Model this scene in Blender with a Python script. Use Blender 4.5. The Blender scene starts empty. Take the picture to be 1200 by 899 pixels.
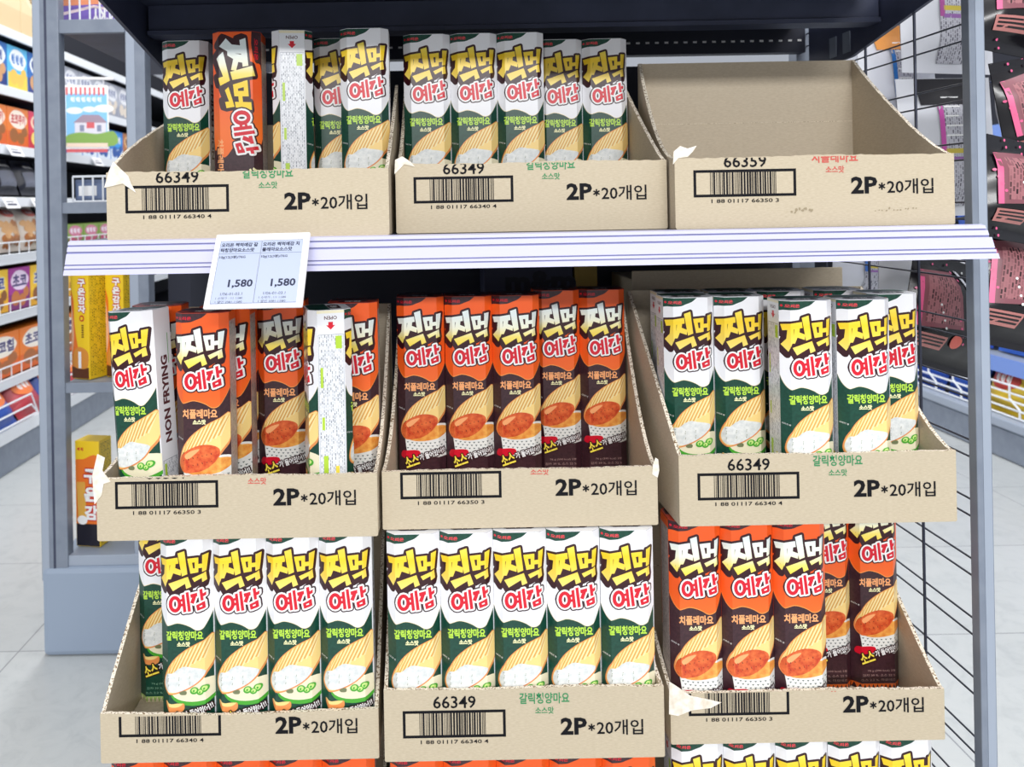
import bpy, bmesh, math, random
from mathutils import Vector, Matrix
from mathutils.geometry import tessellate_polygon
random.seed(7)
SC = bpy.context.scene
COL = SC.collection
R = math.radians

# ------------------------------------------------------------------ camera
F_PX, CX0, CY0 = 975.0, 500.0, 240.0          # focal length and principal point on the 1200 x 899 frame
EYE = 0.95
ROLL = R(1.05)
cam = bpy.data.cameras.new('camera'); camo = bpy.data.objects.new('camera', cam); COL.objects.link(camo)
cam.sensor_fit = 'HORIZONTAL'; cam.sensor_width = 36; cam.lens = F_PX / 1200 * 36
cam.shift_x = (600 - CX0) / 1200; cam.shift_y = -(449.5 - CY0) / 1200
cam.clip_start = 0.02; cam.clip_end = 60
RIGHT = Vector((math.cos(ROLL), 0, -math.sin(ROLL))); UP = Vector((math.sin(ROLL), 0, math.cos(ROLL))); FWD = Vector((0, 1, 0))
m = Matrix.Identity(4)
for i in range(3):
    m[i][0] = RIGHT[i]; m[i][1] = UP[i]; m[i][2] = -FWD[i]
m[2][3] = EYE
camo.matrix_world = m
cam.dof.use_dof = True; cam.dof.focus_distance = 0.95; cam.dof.aperture_fstop = 9
SC.camera = camo

def P(px, py, Y):
    """a point of the photograph at distance Y -> world"""
    u = (px - CX0) / F_PX; v = -(py - CY0) / F_PX
    return Vector((0, 0, EYE)) + Y * (u * RIGHT + v * UP + FWD)

# ------------------------------------------------------------------ light
w = bpy.data.worlds.new('world'); SC.world = w; w.use_nodes = True
bg = w.node_tree.nodes['Background']; bg.inputs[0].default_value = (0.95, 0.97, 1.0, 1); bg.inputs[1].default_value = 0.60
def area(name, loc, rot, sx, sy, power, color=(1, 1, 1)):
    l = bpy.data.lights.new(name, 'AREA'); l.shape = 'RECTANGLE'; l.size = sx; l.size_y = sy; l.energy = power; l.color = color
    o = bpy.data.objects.new(name, l); COL.objects.link(o); o.location = loc; o.rotation_euler = rot
    return o
area('ceiling_light_front', (0.3, -0.4, 2.7), (R(16), 0, 0), 2.6, 0.4, 24)
area('ceiling_light_behind', (0.25, -3.9, 2.5), (R(70), 0, 0), 3.4, 0.22, 148)
area('ceiling_light_left_aisle', (-1.0, 3.4, 2.8), (0, R(-12), 0), 0.5, 4.0, 60)
area('ceiling_light_right_aisle', (1.5, 2.4, 2.8), (0, R(8), 0), 0.6, 4.0, 50)
SC.view_settings.view_transform = 'Standard'; SC.view_settings.look = 'None'
SC.view_settings.exposure = 0.06; SC.view_settings.gamma = 1; SC.view_settings.use_curve_mapping = False

# ------------------------------------------------------------------ materials
def lin(c):
    c = c / 255.0
    return c / 12.92 if c <= 0.04045 else ((c + 0.055) / 1.055) ** 2.4
def rgb(c): return (lin(c[0]), lin(c[1]), lin(c[2]), 1)
MATS = {}
def mat(name, c, rough=0.5, metal=0.0, spec=0.5, build=None):
    if name in MATS: return MATS[name]
    mm = bpy.data.materials.new(name); mm.use_nodes = True
    nt = mm.node_tree; b = nt.nodes['Principled BSDF']
    b.inputs['Base Color'].default_value = rgb(c); b.inputs['Roughness'].default_value = rough
    b.inputs['Metallic'].default_value = metal; b.inputs['Specular IOR Level'].default_value = spec
    if build: build(nt, b)
    MATS[name] = mm
    return mm
def node(nt, t, **kw):
    n = nt.nodes.new(t)
    for k, v in kw.items():
        if k in n.inputs: n.inputs[k].default_value = v
        else: setattr(n, k, v)
    return n
def ramp(nt, fac, stops):
    r = nt.nodes.new('ShaderNodeValToRGB'); el = r.color_ramp.elements
    el[0].position, el[0].color = stops[0][0], rgb(stops[0][1]); el[1].position, el[1].color = stops[-1][0], rgb(stops[-1][1])
    for p, c in stops[1:-1]:
        e = el.new(p); e.color = rgb(c)
    nt.links.new(fac, r.inputs[0]); return r
def speckle(c0, c1, scale, stretch=(1, 1, 1), bump=0.0, detail=4, lo=0.3, hi=0.7):
    def f(nt, b):
        tc = node(nt, 'ShaderNodeTexCoord'); mp = node(nt, 'ShaderNodeMapping'); mp.inputs['Scale'].default_value = stretch
        nt.links.new(tc.outputs['Object'], mp.inputs[0])
        n = node(nt, 'ShaderNodeTexNoise'); n.inputs['Scale'].default_value = scale; n.inputs['Detail'].default_value = detail
        nt.links.new(mp.outputs[0], n.inputs['Vector'])
        r = ramp(nt, n.outputs[0], [(lo, c0), (hi, c1)]); nt.links.new(r.outputs[0], b.inputs['Base Color'])
        if bump:
            bp = node(nt, 'ShaderNodeBump'); bp.inputs['Strength'].default_value = bump; bp.inputs['Distance'].default_value = 0.002
            nt.links.new(n.outputs[0], bp.inputs['Height']); nt.links.new(bp.outputs[0], b.inputs['Normal'])
    return f
def zramp(stops):          # a printed colour blend along the height of the pack (stops in metres)
    def f(nt, b):
        tc = node(nt, 'ShaderNodeTexCoord'); sx = node(nt, 'ShaderNodeSeparateXYZ'); nt.links.new(tc.outputs['Object'], sx.inputs[0])
        mr = node(nt, 'ShaderNodeMapRange'); mr.inputs['From Min'].default_value = stops[0][0]; mr.inputs['From Max'].default_value = stops[-1][0]
        nt.links.new(sx.outputs[2], mr.inputs[0])
        k = stops[-1][0] - stops[0][0]
        r = ramp(nt, mr.outputs[0], [((z - stops[0][0]) / k, c) for z, c in stops]); nt.links.new(r.outputs[0], b.inputs['Base Color'])
    return f
def fineprint(paper, ink, axis, bw=0.004, rh=0.0019):       # rows of tiny print
    def f(nt, b):
        tc = node(nt, 'ShaderNodeTexCoord'); sx = node(nt, 'ShaderNodeSeparateXYZ'); nt.links.new(tc.outputs['Object'], sx.inputs[0])
        cb = node(nt, 'ShaderNodeCombineXYZ')
        nt.links.new(sx.outputs[axis[0]], cb.inputs[0]); nt.links.new(sx.outputs[axis[1]], cb.inputs[1])
        br = node(nt, 'ShaderNodeTexBrick'); nt.links.new(cb.outputs[0], br.inputs[0])
        br.inputs['Scale'].default_value = 1.0; br.inputs['Brick Width'].default_value = bw; br.inputs['Row Height'].default_value = rh
        br.inputs['Mortar Size'].default_value = rh * 0.22; br.inputs['Mortar Smooth'].default_value = 0.1
        br.offset = 0.37
        br.inputs['Color1'].default_value = rgb(ink); br.inputs['Color2'].default_value = rgb(paper); br.inputs['Mortar'].default_value = rgb(paper)
        nt.links.new(br.outputs[0], b.inputs['Base Color'])
    return f

CARD = mat('cardboard', (206, 190, 162), 0.85, spec=0.2, build=speckle((192, 178, 153), (205, 192, 169), 210, (1, 1, 5), 0.02))
CARD_IN = mat('cardboard_inside', (198, 180, 152), 0.9, spec=0.2, build=speckle((194, 180, 158), (206, 193, 172), 200, (1, 1, 4), 0.02))
EDGE = mat('corrugated_edge', (190, 170, 140), 0.9, spec=0.1, build=speckle((128, 106, 80), (240, 230, 212), 520, detail=1, lo=0.36, hi=0.5))
TORN = mat('torn_paper', (244, 238, 226), 0.9, spec=0.1, build=speckle((226, 214, 194), (252, 249, 242), 120))
INK = mat('printing_ink', (16, 16, 22), 0.7, spec=.2)
INKG = mat('printing_ink_green', (48, 140, 88), 0.7)
INKR = mat('printing_ink_red', (206, 84, 76), 0.7)
STEEL = mat('grey_painted_steel', (128, 137, 152), 0.42, spec=0.5, build=speckle((122, 131, 147), (135, 144, 159), 30))
STEEL_L = mat('light_grey_painted_steel', (160, 170, 186), 0.4)
NAVY = mat('dark_painted_steel', (56, 62, 84), 0.45, spec=0.5, build=speckle((50, 56, 78), (62, 68, 92), 20))
NAVY2 = mat('dark_back_panel', (30, 34, 52), 0.6)
WIRE = mat('dark_wire', (58, 62, 78), 0.4, metal=0.4)
WHITE = mat('white_plastic', (246, 246, 248), 0.35)
RAIL = mat('lavender_plastic_rail', (206, 206, 236), 0.25, spec=0.6)
RAIL_G = mat('grey_rail_groove', (140, 142, 186), 0.35)  # darker colour for the recessed grooves of the rail
WSHELF = mat('white_shelf_steel', (232, 236, 242), 0.4)

# ------------------------------------------------------------------ mesh helpers
class MB:
    def __init__(s): s.v, s.f, s.m, s.mats = [], [], [], []
    def mi(s, material):
        if material not in s.mats: s.mats.append(material)
        return s.mats.index(material)
    def face(s, pts, material):
        k = len(s.v); s.v += [tuple(p) for p in pts]; s.f.append(list(range(k, k + len(pts)))); s.m.append(s.mi(material))
    def box(s, lo, hi, material, bev=0.0):
        x0, y0, z0 = lo; x1, y1, z1 = hi
        if bev <= 0:
            c = [(x0,y0,z0),(x1,y0,z0),(x1,y1,z0),(x0,y1,z0),(x0,y0,z1),(x1,y0,z1),(x1,y1,z1),(x0,y1,z1)]
            k = len(s.v); s.v += c
            for q in ((3,2,1,0),(4,5,6,7),(0,1,5,4),(1,2,6,5),(2,3,7,6),(3,0,4,7)):
                s.f.append([k + i for i in q]); s.m.append(s.mi(material))
            return
        bm = bmesh.new(); bmesh.ops.create_cube(bm, size=1)
        for vv in bm.verts: vv.co = Vector(((x0+x1)/2 + vv.co.x*(x1-x0), (y0+y1)/2 + vv.co.y*(y1-y0), (z0+z1)/2 + vv.co.z*(z1-z0)))
        bmesh.ops.bevel(bm, geom=list(bm.edges), offset=bev, segments=2, affect='EDGES', profile=0.5)
        s.addbm(bm, material)
    def addbm(s, bm, material=None, mats=None, xf=None):
        k = len(s.v); bm.verts.index_update()
        for vv in bm.verts: s.v.append(tuple(xf @ vv.co if xf else vv.co))
        for ff in bm.faces:
            s.f.append([k + vv.index for vv in ff.verts]); s.m.append(s.mi(material if mats is None else mats[ff.material_index]))
        bm.free()
    def prism(s, poly, axis, a, b, material, side=None):
        """extrude a 2-D outline along an axis (0 = x, 1 = y, 2 = z)"""
        def mk(p, t):
            q = [p[0], p[1]]; q.insert(axis, t); return tuple(q)
        n = len(poly); k = len(s.v)
        s.v += [mk(p, a) for p in poly] + [mk(p, b) for p in poly]
        tris = tessellate_polygon([[Vector((p[0], p[1], 0)) for p in poly]])
        for t in tris:
            s.f.append([k + i for i in t]); s.m.append(s.mi(material)); s.f.append([k + n + i for i in reversed(t)]); s.m.append(s.mi(material))
        for i in range(n):
            j = (i + 1) % n
            mt = material if side is None else (side(i) or material)
            s.f.append([k + i, k + j, k + n + j, k + n + i]); s.m.append(s.mi(mt))
    def tube(s, pts, r, material, n=6):
        pts = [Vector(p) for p in pts]; k = len(s.v)
        for i, p in enumerate(pts):
            d = (pts[min(i+1, len(pts)-1)] - pts[max(i-1, 0)]).normalized()
            a = d.orthogonal().normalized() if abs(d.z) > 0.9 else d.cross(Vector((0, 0, 1))).normalized()
            b = d.cross(a)
            for q in range(n):
                t = 2 * math.pi * q / n; s.v.append(tuple(p + r * (math.cos(t) * a + math.sin(t) * b)))
        for i in range(len(pts) - 1):
            for q in range(n):
                s.f.append([k+i*n+q, k+i*n+(q+1)%n, k+(i+1)*n+(q+1)%n, k+(i+1)*n+q]); s.m.append(s.mi(material))
        s.f.append([k+q for q in range(n)]); s.m.append(s.mi(material))
        s.f.append([k+(len(pts)-1)*n+q for q in reversed(range(n))]); s.m.append(s.mi(material))
    def build(s, name, parent=None, loc=None, smooth=False):
        me = bpy.data.meshes.new(name); me.from_pydata(s.v, [], s.f)
        for mt in s.mats: me.materials.append(mt)
        me.polygons.foreach_set('material_index', s.m)
        if smooth: me.polygons.foreach_set('use_smooth', [True] * len(s.f))
        me.update()
        o = bpy.data.objects.new(name, me); COL.objects.link(o)
        if parent: o.parent = parent
        if loc is not None: o.location = loc
        return o
def tag(o, label=None, cat=None, group=None, kind=None):
    if label: o['label'] = label
    if cat: o['category'] = cat
    if group: o['group'] = group
    if kind: o['kind'] = kind
    return o
def empty(name, loc, label, cat, group=None, rz=0):
    o = bpy.data.objects.new(name, None); COL.objects.link(o); o.location = loc; o.rotation_euler = (0, 0, rz); o.empty_display_size = 0.05
    return tag(o, label, cat, group)

# ------------------------------------------------------------------ flat print ("art"), laid on a surface
def hull(pts):
    pts = sorted(set((round(p[0], 5), round(p[1], 5)) for p in pts))
    def half(ps):
        h = []
        for p in ps:
            while len(h) > 1 and (h[-1][0]-h[-2][0])*(p[1]-h[-2][1]) - (h[-1][1]-h[-2][1])*(p[0]-h[-2][0]) <= 0: h.pop()
            h.append(p)
        return h
    a, b = half(pts), half(pts[::-1])
    return a[:-1] + b[:-1]
def smooth_poly(pts, closed=True, n=5):
    out = []; L = len(pts)
    for i in range(L if closed else L - 1):
        p0, p1, p2, p3 = (pts[(i+k-1) % L] if closed else pts[max(0, min(L-1, i+k-1))] for k in range(4))
        for j in range(n):
            t = j / n
            out.append(tuple(0.5*((2*p1[d]) + (-p0[d]+p2[d])*t + (2*p0[d]-5*p1[d]+4*p2[d]-p3[d])*t*t + (-p0[d]+3*p1[d]-3*p2[d]+p3[d])*t**3) for d in (0, 1)))
    if not closed: out.append(pts[-1])
    return out
def ellipse(cx, cy, rx, ry, rot=0, n=20):
    c, s_ = math.cos(R(rot)), math.sin(R(rot))
    return [(cx + rx*math.cos(2*math.pi*i/n)*c - ry*math.sin(2*math.pi*i/n)*s_, cy + rx*math.cos(2*math.pi*i/n)*s_ + ry*math.sin(2*math.pi*i/n)*c) for i in range(n)]
TXT = {}
def text_mesh(string, bold):
    key = (string, bold)
    if key in TXT: return TXT[key]
    cu = bpy.data.curves.new('t', 'FONT'); cu.body = string; cu.size = 1; cu.resolution_u = 2; cu.offset = bold; cu.fill_mode = 'FRONT'
    o = bpy.data.objects.new('t', cu); COL.objects.link(o)
    dg = bpy.context.evaluated_depsgraph_get(); me = o.evaluated_get(dg).to_mesh()
    vs = [(v_.co.x, v_.co.y) for v_ in me.vertices]; fs = [list(p.vertices) for p in me.polygons]
    o.evaluated_get(dg).to_mesh_clear(); COL.objects.unlink(o); bpy.data.objects.remove(o); bpy.data.curves.remove(cu)
    if vs:
        x0 = min(a for a, _ in vs); x1 = max(a for a, _ in vs); y0 = min(b for _, b in vs); y1 = max(b for _, b in vs)
    else: x0 = y0 = 0; x1 = y1 = 1
    TXT[key] = (vs, fs, x0, x1, y0, y1)
    return TXT[key]
IDT = (1, 0, 0, 0, 1, 0)
class Art:
    """print in (x to the right, v downwards); every shape sits on a numbered layer of ink"""
    def __init__(s): s.items = []
    def poly(s, pts, material, layer, T=IDT):
        pts = [(T[0]*x + T[1]*y + T[2], T[3]*x + T[4]*y + T[5]) for x, y in pts]
        tris = tessellate_polygon([[Vector((p[0], p[1], 0)) for p in pts]])
        s.items.append((pts, [list(t) for t in tris], material, layer))
    def rect(s, x0, v0, x1, v1, material, layer, T=IDT): s.poly([(x0, v0), (x1, v0), (x1, v1), (x0, v1)], material, layer, T)
    def fat(s, pts, r, material, layer, T=IDT, drop=(0, 0), n=10):
        q = []
        for x, y in pts:
            for k in range(n):
                a = 2*math.pi*k/n; q.append((x + r*math.cos(a), y + r*math.sin(a)))
                if drop != (0, 0): q.append((x + r*math.cos(a) + drop[0], y + r*math.sin(a) + drop[1]))
        s.poly(hull(q), material, layer, T)
    def text(s, string, x, v, width, height, material, layer, bold=0.0, rot=0, anchor='l'):
        """fit the string into width x height, (x, v) its top left (or centre); rot clockwise in degrees"""
        vs, fs, x0, x1, y0, y1 = text_mesh(string, bold)
        if not vs: return
        kx = width / (x1 - x0); ky = (height / (y1 - y0)) if height else kx
        h = ky * (y1 - y0); c, sn = math.cos(R(rot)), math.sin(R(rot)); out = []
        ox, oy = (0, 0) if anchor == 'l' else (width/2, h/2)
        for a, b in vs:
            lx, ly = (a - x0)*kx - ox, (y1 - b)*ky - oy
            out.append((x + lx*c - ly*sn, v + lx*sn + ly*c))
        s.items.append((out, fs, material, layer))
    def halo(s, string, x, v, width, height, material, layer, r, bold=0.0, rot=0, n=8):
        for k in range(n): s.text(string, x + r*math.cos(2*math.pi*k/n), v + r*math.sin(2*math.pi*k/n), width, height, material, layer, bold, rot)
    def marks(s, x, v, width, height, material, layer, n=3):
        """a word too blurred to read: a row of blocky marks"""
        w_ = width/n
        for k in range(n):
            x0 = x + k*w_
            s.poly(ellipse(x0 + w_*.3, v + height*.45, w_*.26, height*.4, 0, 10), material, layer)
            s.rect(x0 + w_*.62, v, x0 + w_*.78, v + height, material, layer); s.rect(x0 + w_*.3, v + height*.8, x0 + w_*.7, v + height*.95, material, layer)
    def lay(s, mb, mapf, folds=(), vfolds=(), clip=None):
        """cut at the folds, clip to (x0, v0, x1, v1), map (x, v, layer) -> xyz and add to the mesh"""
        bm = bmesh.new(); mats = []
        for zi, (pts, fs, mt, layer) in enumerate(sorted(s.items, key=lambda q: q[3])):
            layer = 1 + zi * 0.07
            if mt not in mats: mats.append(mt)
            k = mats.index(mt); vv = [bm.verts.new((p[0], p[1], layer)) for p in pts]
            for f in fs:
                if len(set(f)) < 3: continue
                try: bm.faces.new([vv[i] for i in f]).material_index = k
                except ValueError: pass
        def cut(co, no, clear=False):
            bmesh.ops.bisect_plane(bm, geom=list(bm.verts)+list(bm.edges)+list(bm.faces), dist=1e-6, plane_co=co, plane_no=no, clear_outer=clear)
        if clip:
            cut((clip[0], 0, 0), (-1, 0, 0), True); cut((clip[2], 0, 0), (1, 0, 0), True)
            cut((0, clip[1], 0), (0, -1, 0), True); cut((0, clip[3], 0), (0, 1, 0), True)
        for fx in folds: cut((fx, 0, 0), (1, 0, 0))
        for fv in vfolds: cut((0, fv, 0), (0, 1, 0))
        for vv in bm.verts: vv.co = Vector(mapf(vv.co.x, vv.co.y, vv.co.z))
        bmesh.ops.recalc_face_normals(bm, faces=list(bm.faces))
        mb.addbm(bm, mats=mats)
INKT = 0.00005                                         # thickness of one layer of ink

# ------------------------------------------------------------------ the snack pack (millimetres in the art)
SW, SD, SH, CH = 58.0, 48.0, 238.0, 9.0
K = 1 / 8.31
def zp(pts, dy=0): return [((x - 38) * K, (y - 45 + dy) * K) for x, y in pts]
PR = 0.32                                             # gloss of the printed board
G_BASE = mat('pack_dark_green', (12, 66, 52), PR, build=speckle((8, 60, 46), (18, 74, 58), 300))
O_BASE = mat('pack_dark_brown', (60, 32, 40), PR, build=speckle((52, 26, 34), (68, 38, 46), 300))
G_BLOB = mat('pack_white', (246, 246, 250), PR)
O_BLOB = mat('pack_orange', (246, 104, 40), PR, build=zramp([(0.12, (252, 118, 40)), (0.165, (244, 92, 28)), (0.238, (250, 98, 32))]))
CREAM = mat('pack_cream', (252, 236, 200), PR)
O_EDGE = mat('pack_light_orange', (255, 158, 74), PR)
OUTL = mat('pack_dark_maroon', (52, 12, 22), PR)
YEL_G = mat('pack_logo_yellow', (255, 214, 60), PR, build=zramp([(0.175, (255, 230, 130)), (0.19, (255, 222, 96)), (0.21, (255, 214, 40)), (0.222, (255, 232, 90))]))
YEL_O = mat('pack_logo_white_yellow', (255, 240, 190), PR, build=zramp([(0.176, (255, 216, 40)), (0.188, (255, 236, 120)), (0.200, (250, 250, 226)), (0.215, (236, 246, 246))]))
RED = mat('pack_red', (218, 16, 44), PR)
LGREEN = mat('pack_lime', (190, 232, 74), PR)
PEACH = mat('pack_peach', (255, 176, 116), PR)
PALE = mat('pack_pale_yellow', (250, 246, 190), PR)
CHIP_Y = mat('pack_chip_yellow', (255, 220, 140), PR)
CHIP_D = mat('pack_chip_ridge', (226, 168, 82), PR)
CHIP_L = mat('pack_chip_light', (255, 236, 180), PR)
CHIP_E = mat('pack_chip_edge', (236, 150, 84), PR)
DIP_W = mat('pack_white_dip', (246, 246, 244), PR, build=speckle((212, 217, 217), (244, 246, 244), 220))
DIP_R = mat('pack_red_dip', (222, 92, 48), PR, build=speckle((196, 50, 22), (240, 122, 62), 160))
FLECK = mat('pack_herb_fleck', (120, 128, 92), PR)
FLECKR = mat('pack_pepper_fleck', (90, 26, 22), PR)
PEP = mat('pack_pepper_green', (74, 170, 50), PR)
PEP_L = mat('pack_pepper_light', (206, 236, 140), PR)
PLATE = mat('pack_plate_cream', (244, 236, 204), PR)
BOWL = mat('pack_bowl_white', (240, 240, 236), PR)
SOUP = mat('pack_soup_orange', (240, 150, 56), PR, build=speckle((226, 120, 40), (252, 186, 92), 150))
DOTS = mat('pack_bowl_pattern', (98, 110, 110), PR)
BROWNT = mat('pack_small_print', (176, 140, 136), PR)
GREENT = mat('pack_small_print_green', (130, 176, 150), PR)
WHT = mat('pack_text_white', (250, 250, 250), PR)
SIDE_W = mat('pack_side_white', (240, 241, 245), PR)
FINE_W = mat('pack_fine_print', (200, 204, 210), PR, build=fineprint((238, 240, 244), (128, 134, 146), (2, 1)))
FINE_O = mat('pack_fine_print_grey', (150, 140, 140), PR, build=fineprint((206, 194, 190), (96, 74, 74), (2, 1)))
MAR_T = mat('pack_maroon_text', (84, 32, 38), PR)

LOGO1 = [  # the two upper syllables, angular strokes (art crop pixels)
    [(46, 258), (216, 234), (222, 288), (58, 314)],
    [(92, 296), (142, 288), (138, 400), (96, 506), (46, 442), (84, 388)],
    [(150, 286), (198, 280), (192, 330), (152, 428), (110, 408), (140, 358)],
    [(176, 322), (246, 350), (240, 398), (158, 370)],
    [(108, 372), (152, 398), (150, 430), (118, 430)],
    [(216, 196), (278, 176), (302, 386), (252, 406)],
    [(128, 470), (306, 410), (318, 450), (168, 538)], [(268, 424), (306, 410), (336, 500), (290, 520)],
    [(304, 246), (340, 242), (362, 376), (330, 382)], [(304, 246), (402, 236), (402, 276), (310, 286)],
    [(370, 240), (404, 236), (402, 370), (370, 376)], [(322, 340), (402, 330), (402, 370), (330, 382)],
    [(396, 296), (446, 290), (446, 328), (396, 334)],
    [(440, 214), (488, 208), (470, 360), (436, 366)],
    [(344, 424), (466, 370), (468, 402), (364, 458)], [(430, 388), (466, 370), (474, 446), (436, 458)]]
def arc(cx, cy, rx, ry, wd, a0, a1, n):
    out = []
    for i in range(n):
        t0, t1 = R(a0 + (a1-a0)*i/n), R(a0 + (a1-a0)*(i+1)/n)
        w_ = wd
        out.append([(cx+rx*math.cos(t0), cy+ry*math.sin(t0)), (cx+rx*math.cos(t1), cy+ry*math.sin(t1)),
                    (cx+(rx-w_)*math.cos(t1), cy+(ry-w_)*math.sin(t1)), (cx+(rx-w_)*math.cos(t0), cy+(ry-w_)*math.sin(t0))])
    return out
LOGO2 = arc(186, 656, 58, 76, 33, 0, 360, 16) + [
    [(226, 614), (262, 604), (262, 628), (228, 636)], [(232, 656), (268, 648), (268, 672), (234, 680)],
    [(246, 574), (272, 566), (288, 726), (260, 732)], [(284, 552), (310, 546), (330, 722), (302, 728)],
    [(326, 570), (388, 554), (390, 586), (330, 602)], [(356, 566), (390, 560), (356, 656), (324, 644)],
    [(408, 526), (436, 518), (446, 622), (420, 628)], [(432, 562), (466, 552), (466, 582), (434, 590)],
    [(378, 668), (404, 658), (412, 712), (386, 718)], [(430, 640), (456, 632), (462, 694), (436, 700)],
    [(378, 668), (456, 632), (456, 654), (380, 690)], [(386, 694), (460, 672), (460, 694), (386, 718)]]
def logo1(a, fill, T=IDT, L=4):
    for p in LOGO1:
        a.fat(zp(p), 2.6, OUTL, L, T, drop=(-1.0, 4.6)); a.poly(zp(p), fill, L + 1, T)
def logo2(a, T=IDT, L=6):
    for p in LOGO2:
        q = zp(p)
        a.fat(q, 3.3, OUTL, L, T); a.fat(q, 1.9, WHT, L + 1, T); a.poly(q, RED, L + 2, T)

def chip(a, kind, dy=764):
    Z = lambda pts: zp(pts, dy)
    if kind == 'G':
        a.poly(Z(ellipse(360, 690, 230, 128, -6, 28)), PEP, 2); a.poly(Z(ellipse(360, 672, 222, 108, -6, 28)), PLATE, 3)
        a.poly(Z(smooth_poly([(80, 780), (120, 812), (180, 810), (246, 796), (250, 850), (200, 880), (110, 870)])), CHIP_E, 3)
        a.poly(Z(smooth_poly([(86, 776), (130, 800), (190, 796), (240, 800), (190, 830), (120, 826)])), CHIP_Y, 4)
    else:
        a.poly(Z([(96, 660), (520, 640), (520, 900), (130, 900)]), BOWL, 2)
        a.poly(Z(ellipse(330, 650, 230, 92, -8, 28)), BOWL, 3); a.poly(Z(ellipse(330, 656, 214, 76, -8, 28)), SOUP, 4)
        for r_ in range(3):
            for i in range(9):
                x = 130 + i*46 + (r_ % 2)*22; y = 752 + r_*30 - (i-4)**2*1.2 + 8
                a.poly(Z([(x-12, y-6), (x+12, y-6), (x, y+9)]), DOTS, 3)
    edge = [(522, 190), (440, 222), (330, 275), (240, 330), (160, 400), (100, 490), (70, 570), (62, 640), (85, 692), (130, 716), (200, 705), (300, 665), (400, 600), (470, 520), (522, 430)]
    a.poly(Z(smooth_poly(edge, n=3)), CHIP_E, 5)
    inner = [(522, 196), (440, 228), (332, 282), (244, 336), (166, 406), (108, 494), (78, 572), (72, 636), (94, 684), (140, 704), (204, 690), (300, 650), (390, 588), (456, 508), (522, 404)]
    a.poly(Z(smooth_poly(inner, n=3)), CHIP_Y, 6)
    def up(x):   # the upper edge of the chip
        pts = [(70, 600), (108, 494), (166, 406), (244, 336), (332, 282), (440, 228), (522, 196)]
        for (x0, y0), (x1, y1) in zip(pts, pts[1:]):
            if x0 <= x <= x1: return y0 + (y1-y0)*(x-x0)/(x1-x0)
        return 200
    for i in range(10):        # ridges
        x = 128 + i * 43
        y = up(min(x, 520)); Lr = 210 if x < 380 else 210 - (x-380)*0.2
        ex, ey = x - Lr*0.52, y + Lr
        q = [(x, y), (x+15, up(min(x+15, 521))), (ex+15, ey), (ex, ey)]
        q = [(min(max(px_, 80), 520), py_) for px_, py_ in q]
        a.poly(Z(q), CHIP_D, 7)
        a.poly(Z([(min(px_+17, 521), py_+2) for px_, py_ in q]), CHIP_L, 7)
    # cover what the ridges overrun below the chip with the dip
    if kind == 'G':
        dip = [(104, 524), (150, 520), (200, 484), (258, 460), (330, 470), (396, 478), (452, 496), (440, 536), (380, 600), (300, 650), (200, 690), (120, 690), (80, 650), (76, 590)]
        a.poly(Z(smooth_poly(dip, n=3)), DIP_W, 8)
        for i in range(16):
            x, y = 110 + (i*97 % 290), 540 + (i*53 % 110) - (i*97 % 290)*0.1; a.poly(Z(ellipse(x, y, 5, 3, i*40, 6)), FLECK, 9)
        for (x, y, r_) in ((346, 680, 40), (440, 660, 42), (400, 692, 34)):
            a.poly(Z(ellipse(x, y, r_, r_*0.8, -20, 14)), PEP, 8 + (x == 440)); a.poly(Z(ellipse(x, y-4, r_*0.62, r_*0.5, -20, 14)), PEP_L, 9 + (x == 440))
            a.poly(Z(ellipse(x-4, y+2, r_*0.22, r_*0.3, 30, 8)), PEP, 11)
        a.poly(Z(smooth_poly([(212, 696), (250, 680), (276, 690), (268, 716), (224, 716)])), FLECK, 7)
    else:
        dip = [(86, 560), (130, 520), (210, 480), (300, 462), (390, 474), (436, 506), (430, 560), (380, 630), (290, 690), (190, 712), (110, 704), (70, 650)]
        a.poly(Z(smooth_poly(dip, n=3)), DIP_R, 8)
        a.poly(Z(smooth_poly([(120, 560), (170, 520), (250, 500), (230, 530), (150, 590)])), PEACH, 9)
        for i in range(20):
            x, y = 110 + (i*83 % 290), 530 + (i*47 % 130); a.poly(Z(ellipse(x, y, 5, 4, 0, 6)), FLECKR, 10)
        a.poly(Z(smooth_poly([(76, 838), (130, 826), (240, 830), (250, 880), (170, 900), (70, 900)])), RED, 6)

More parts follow.
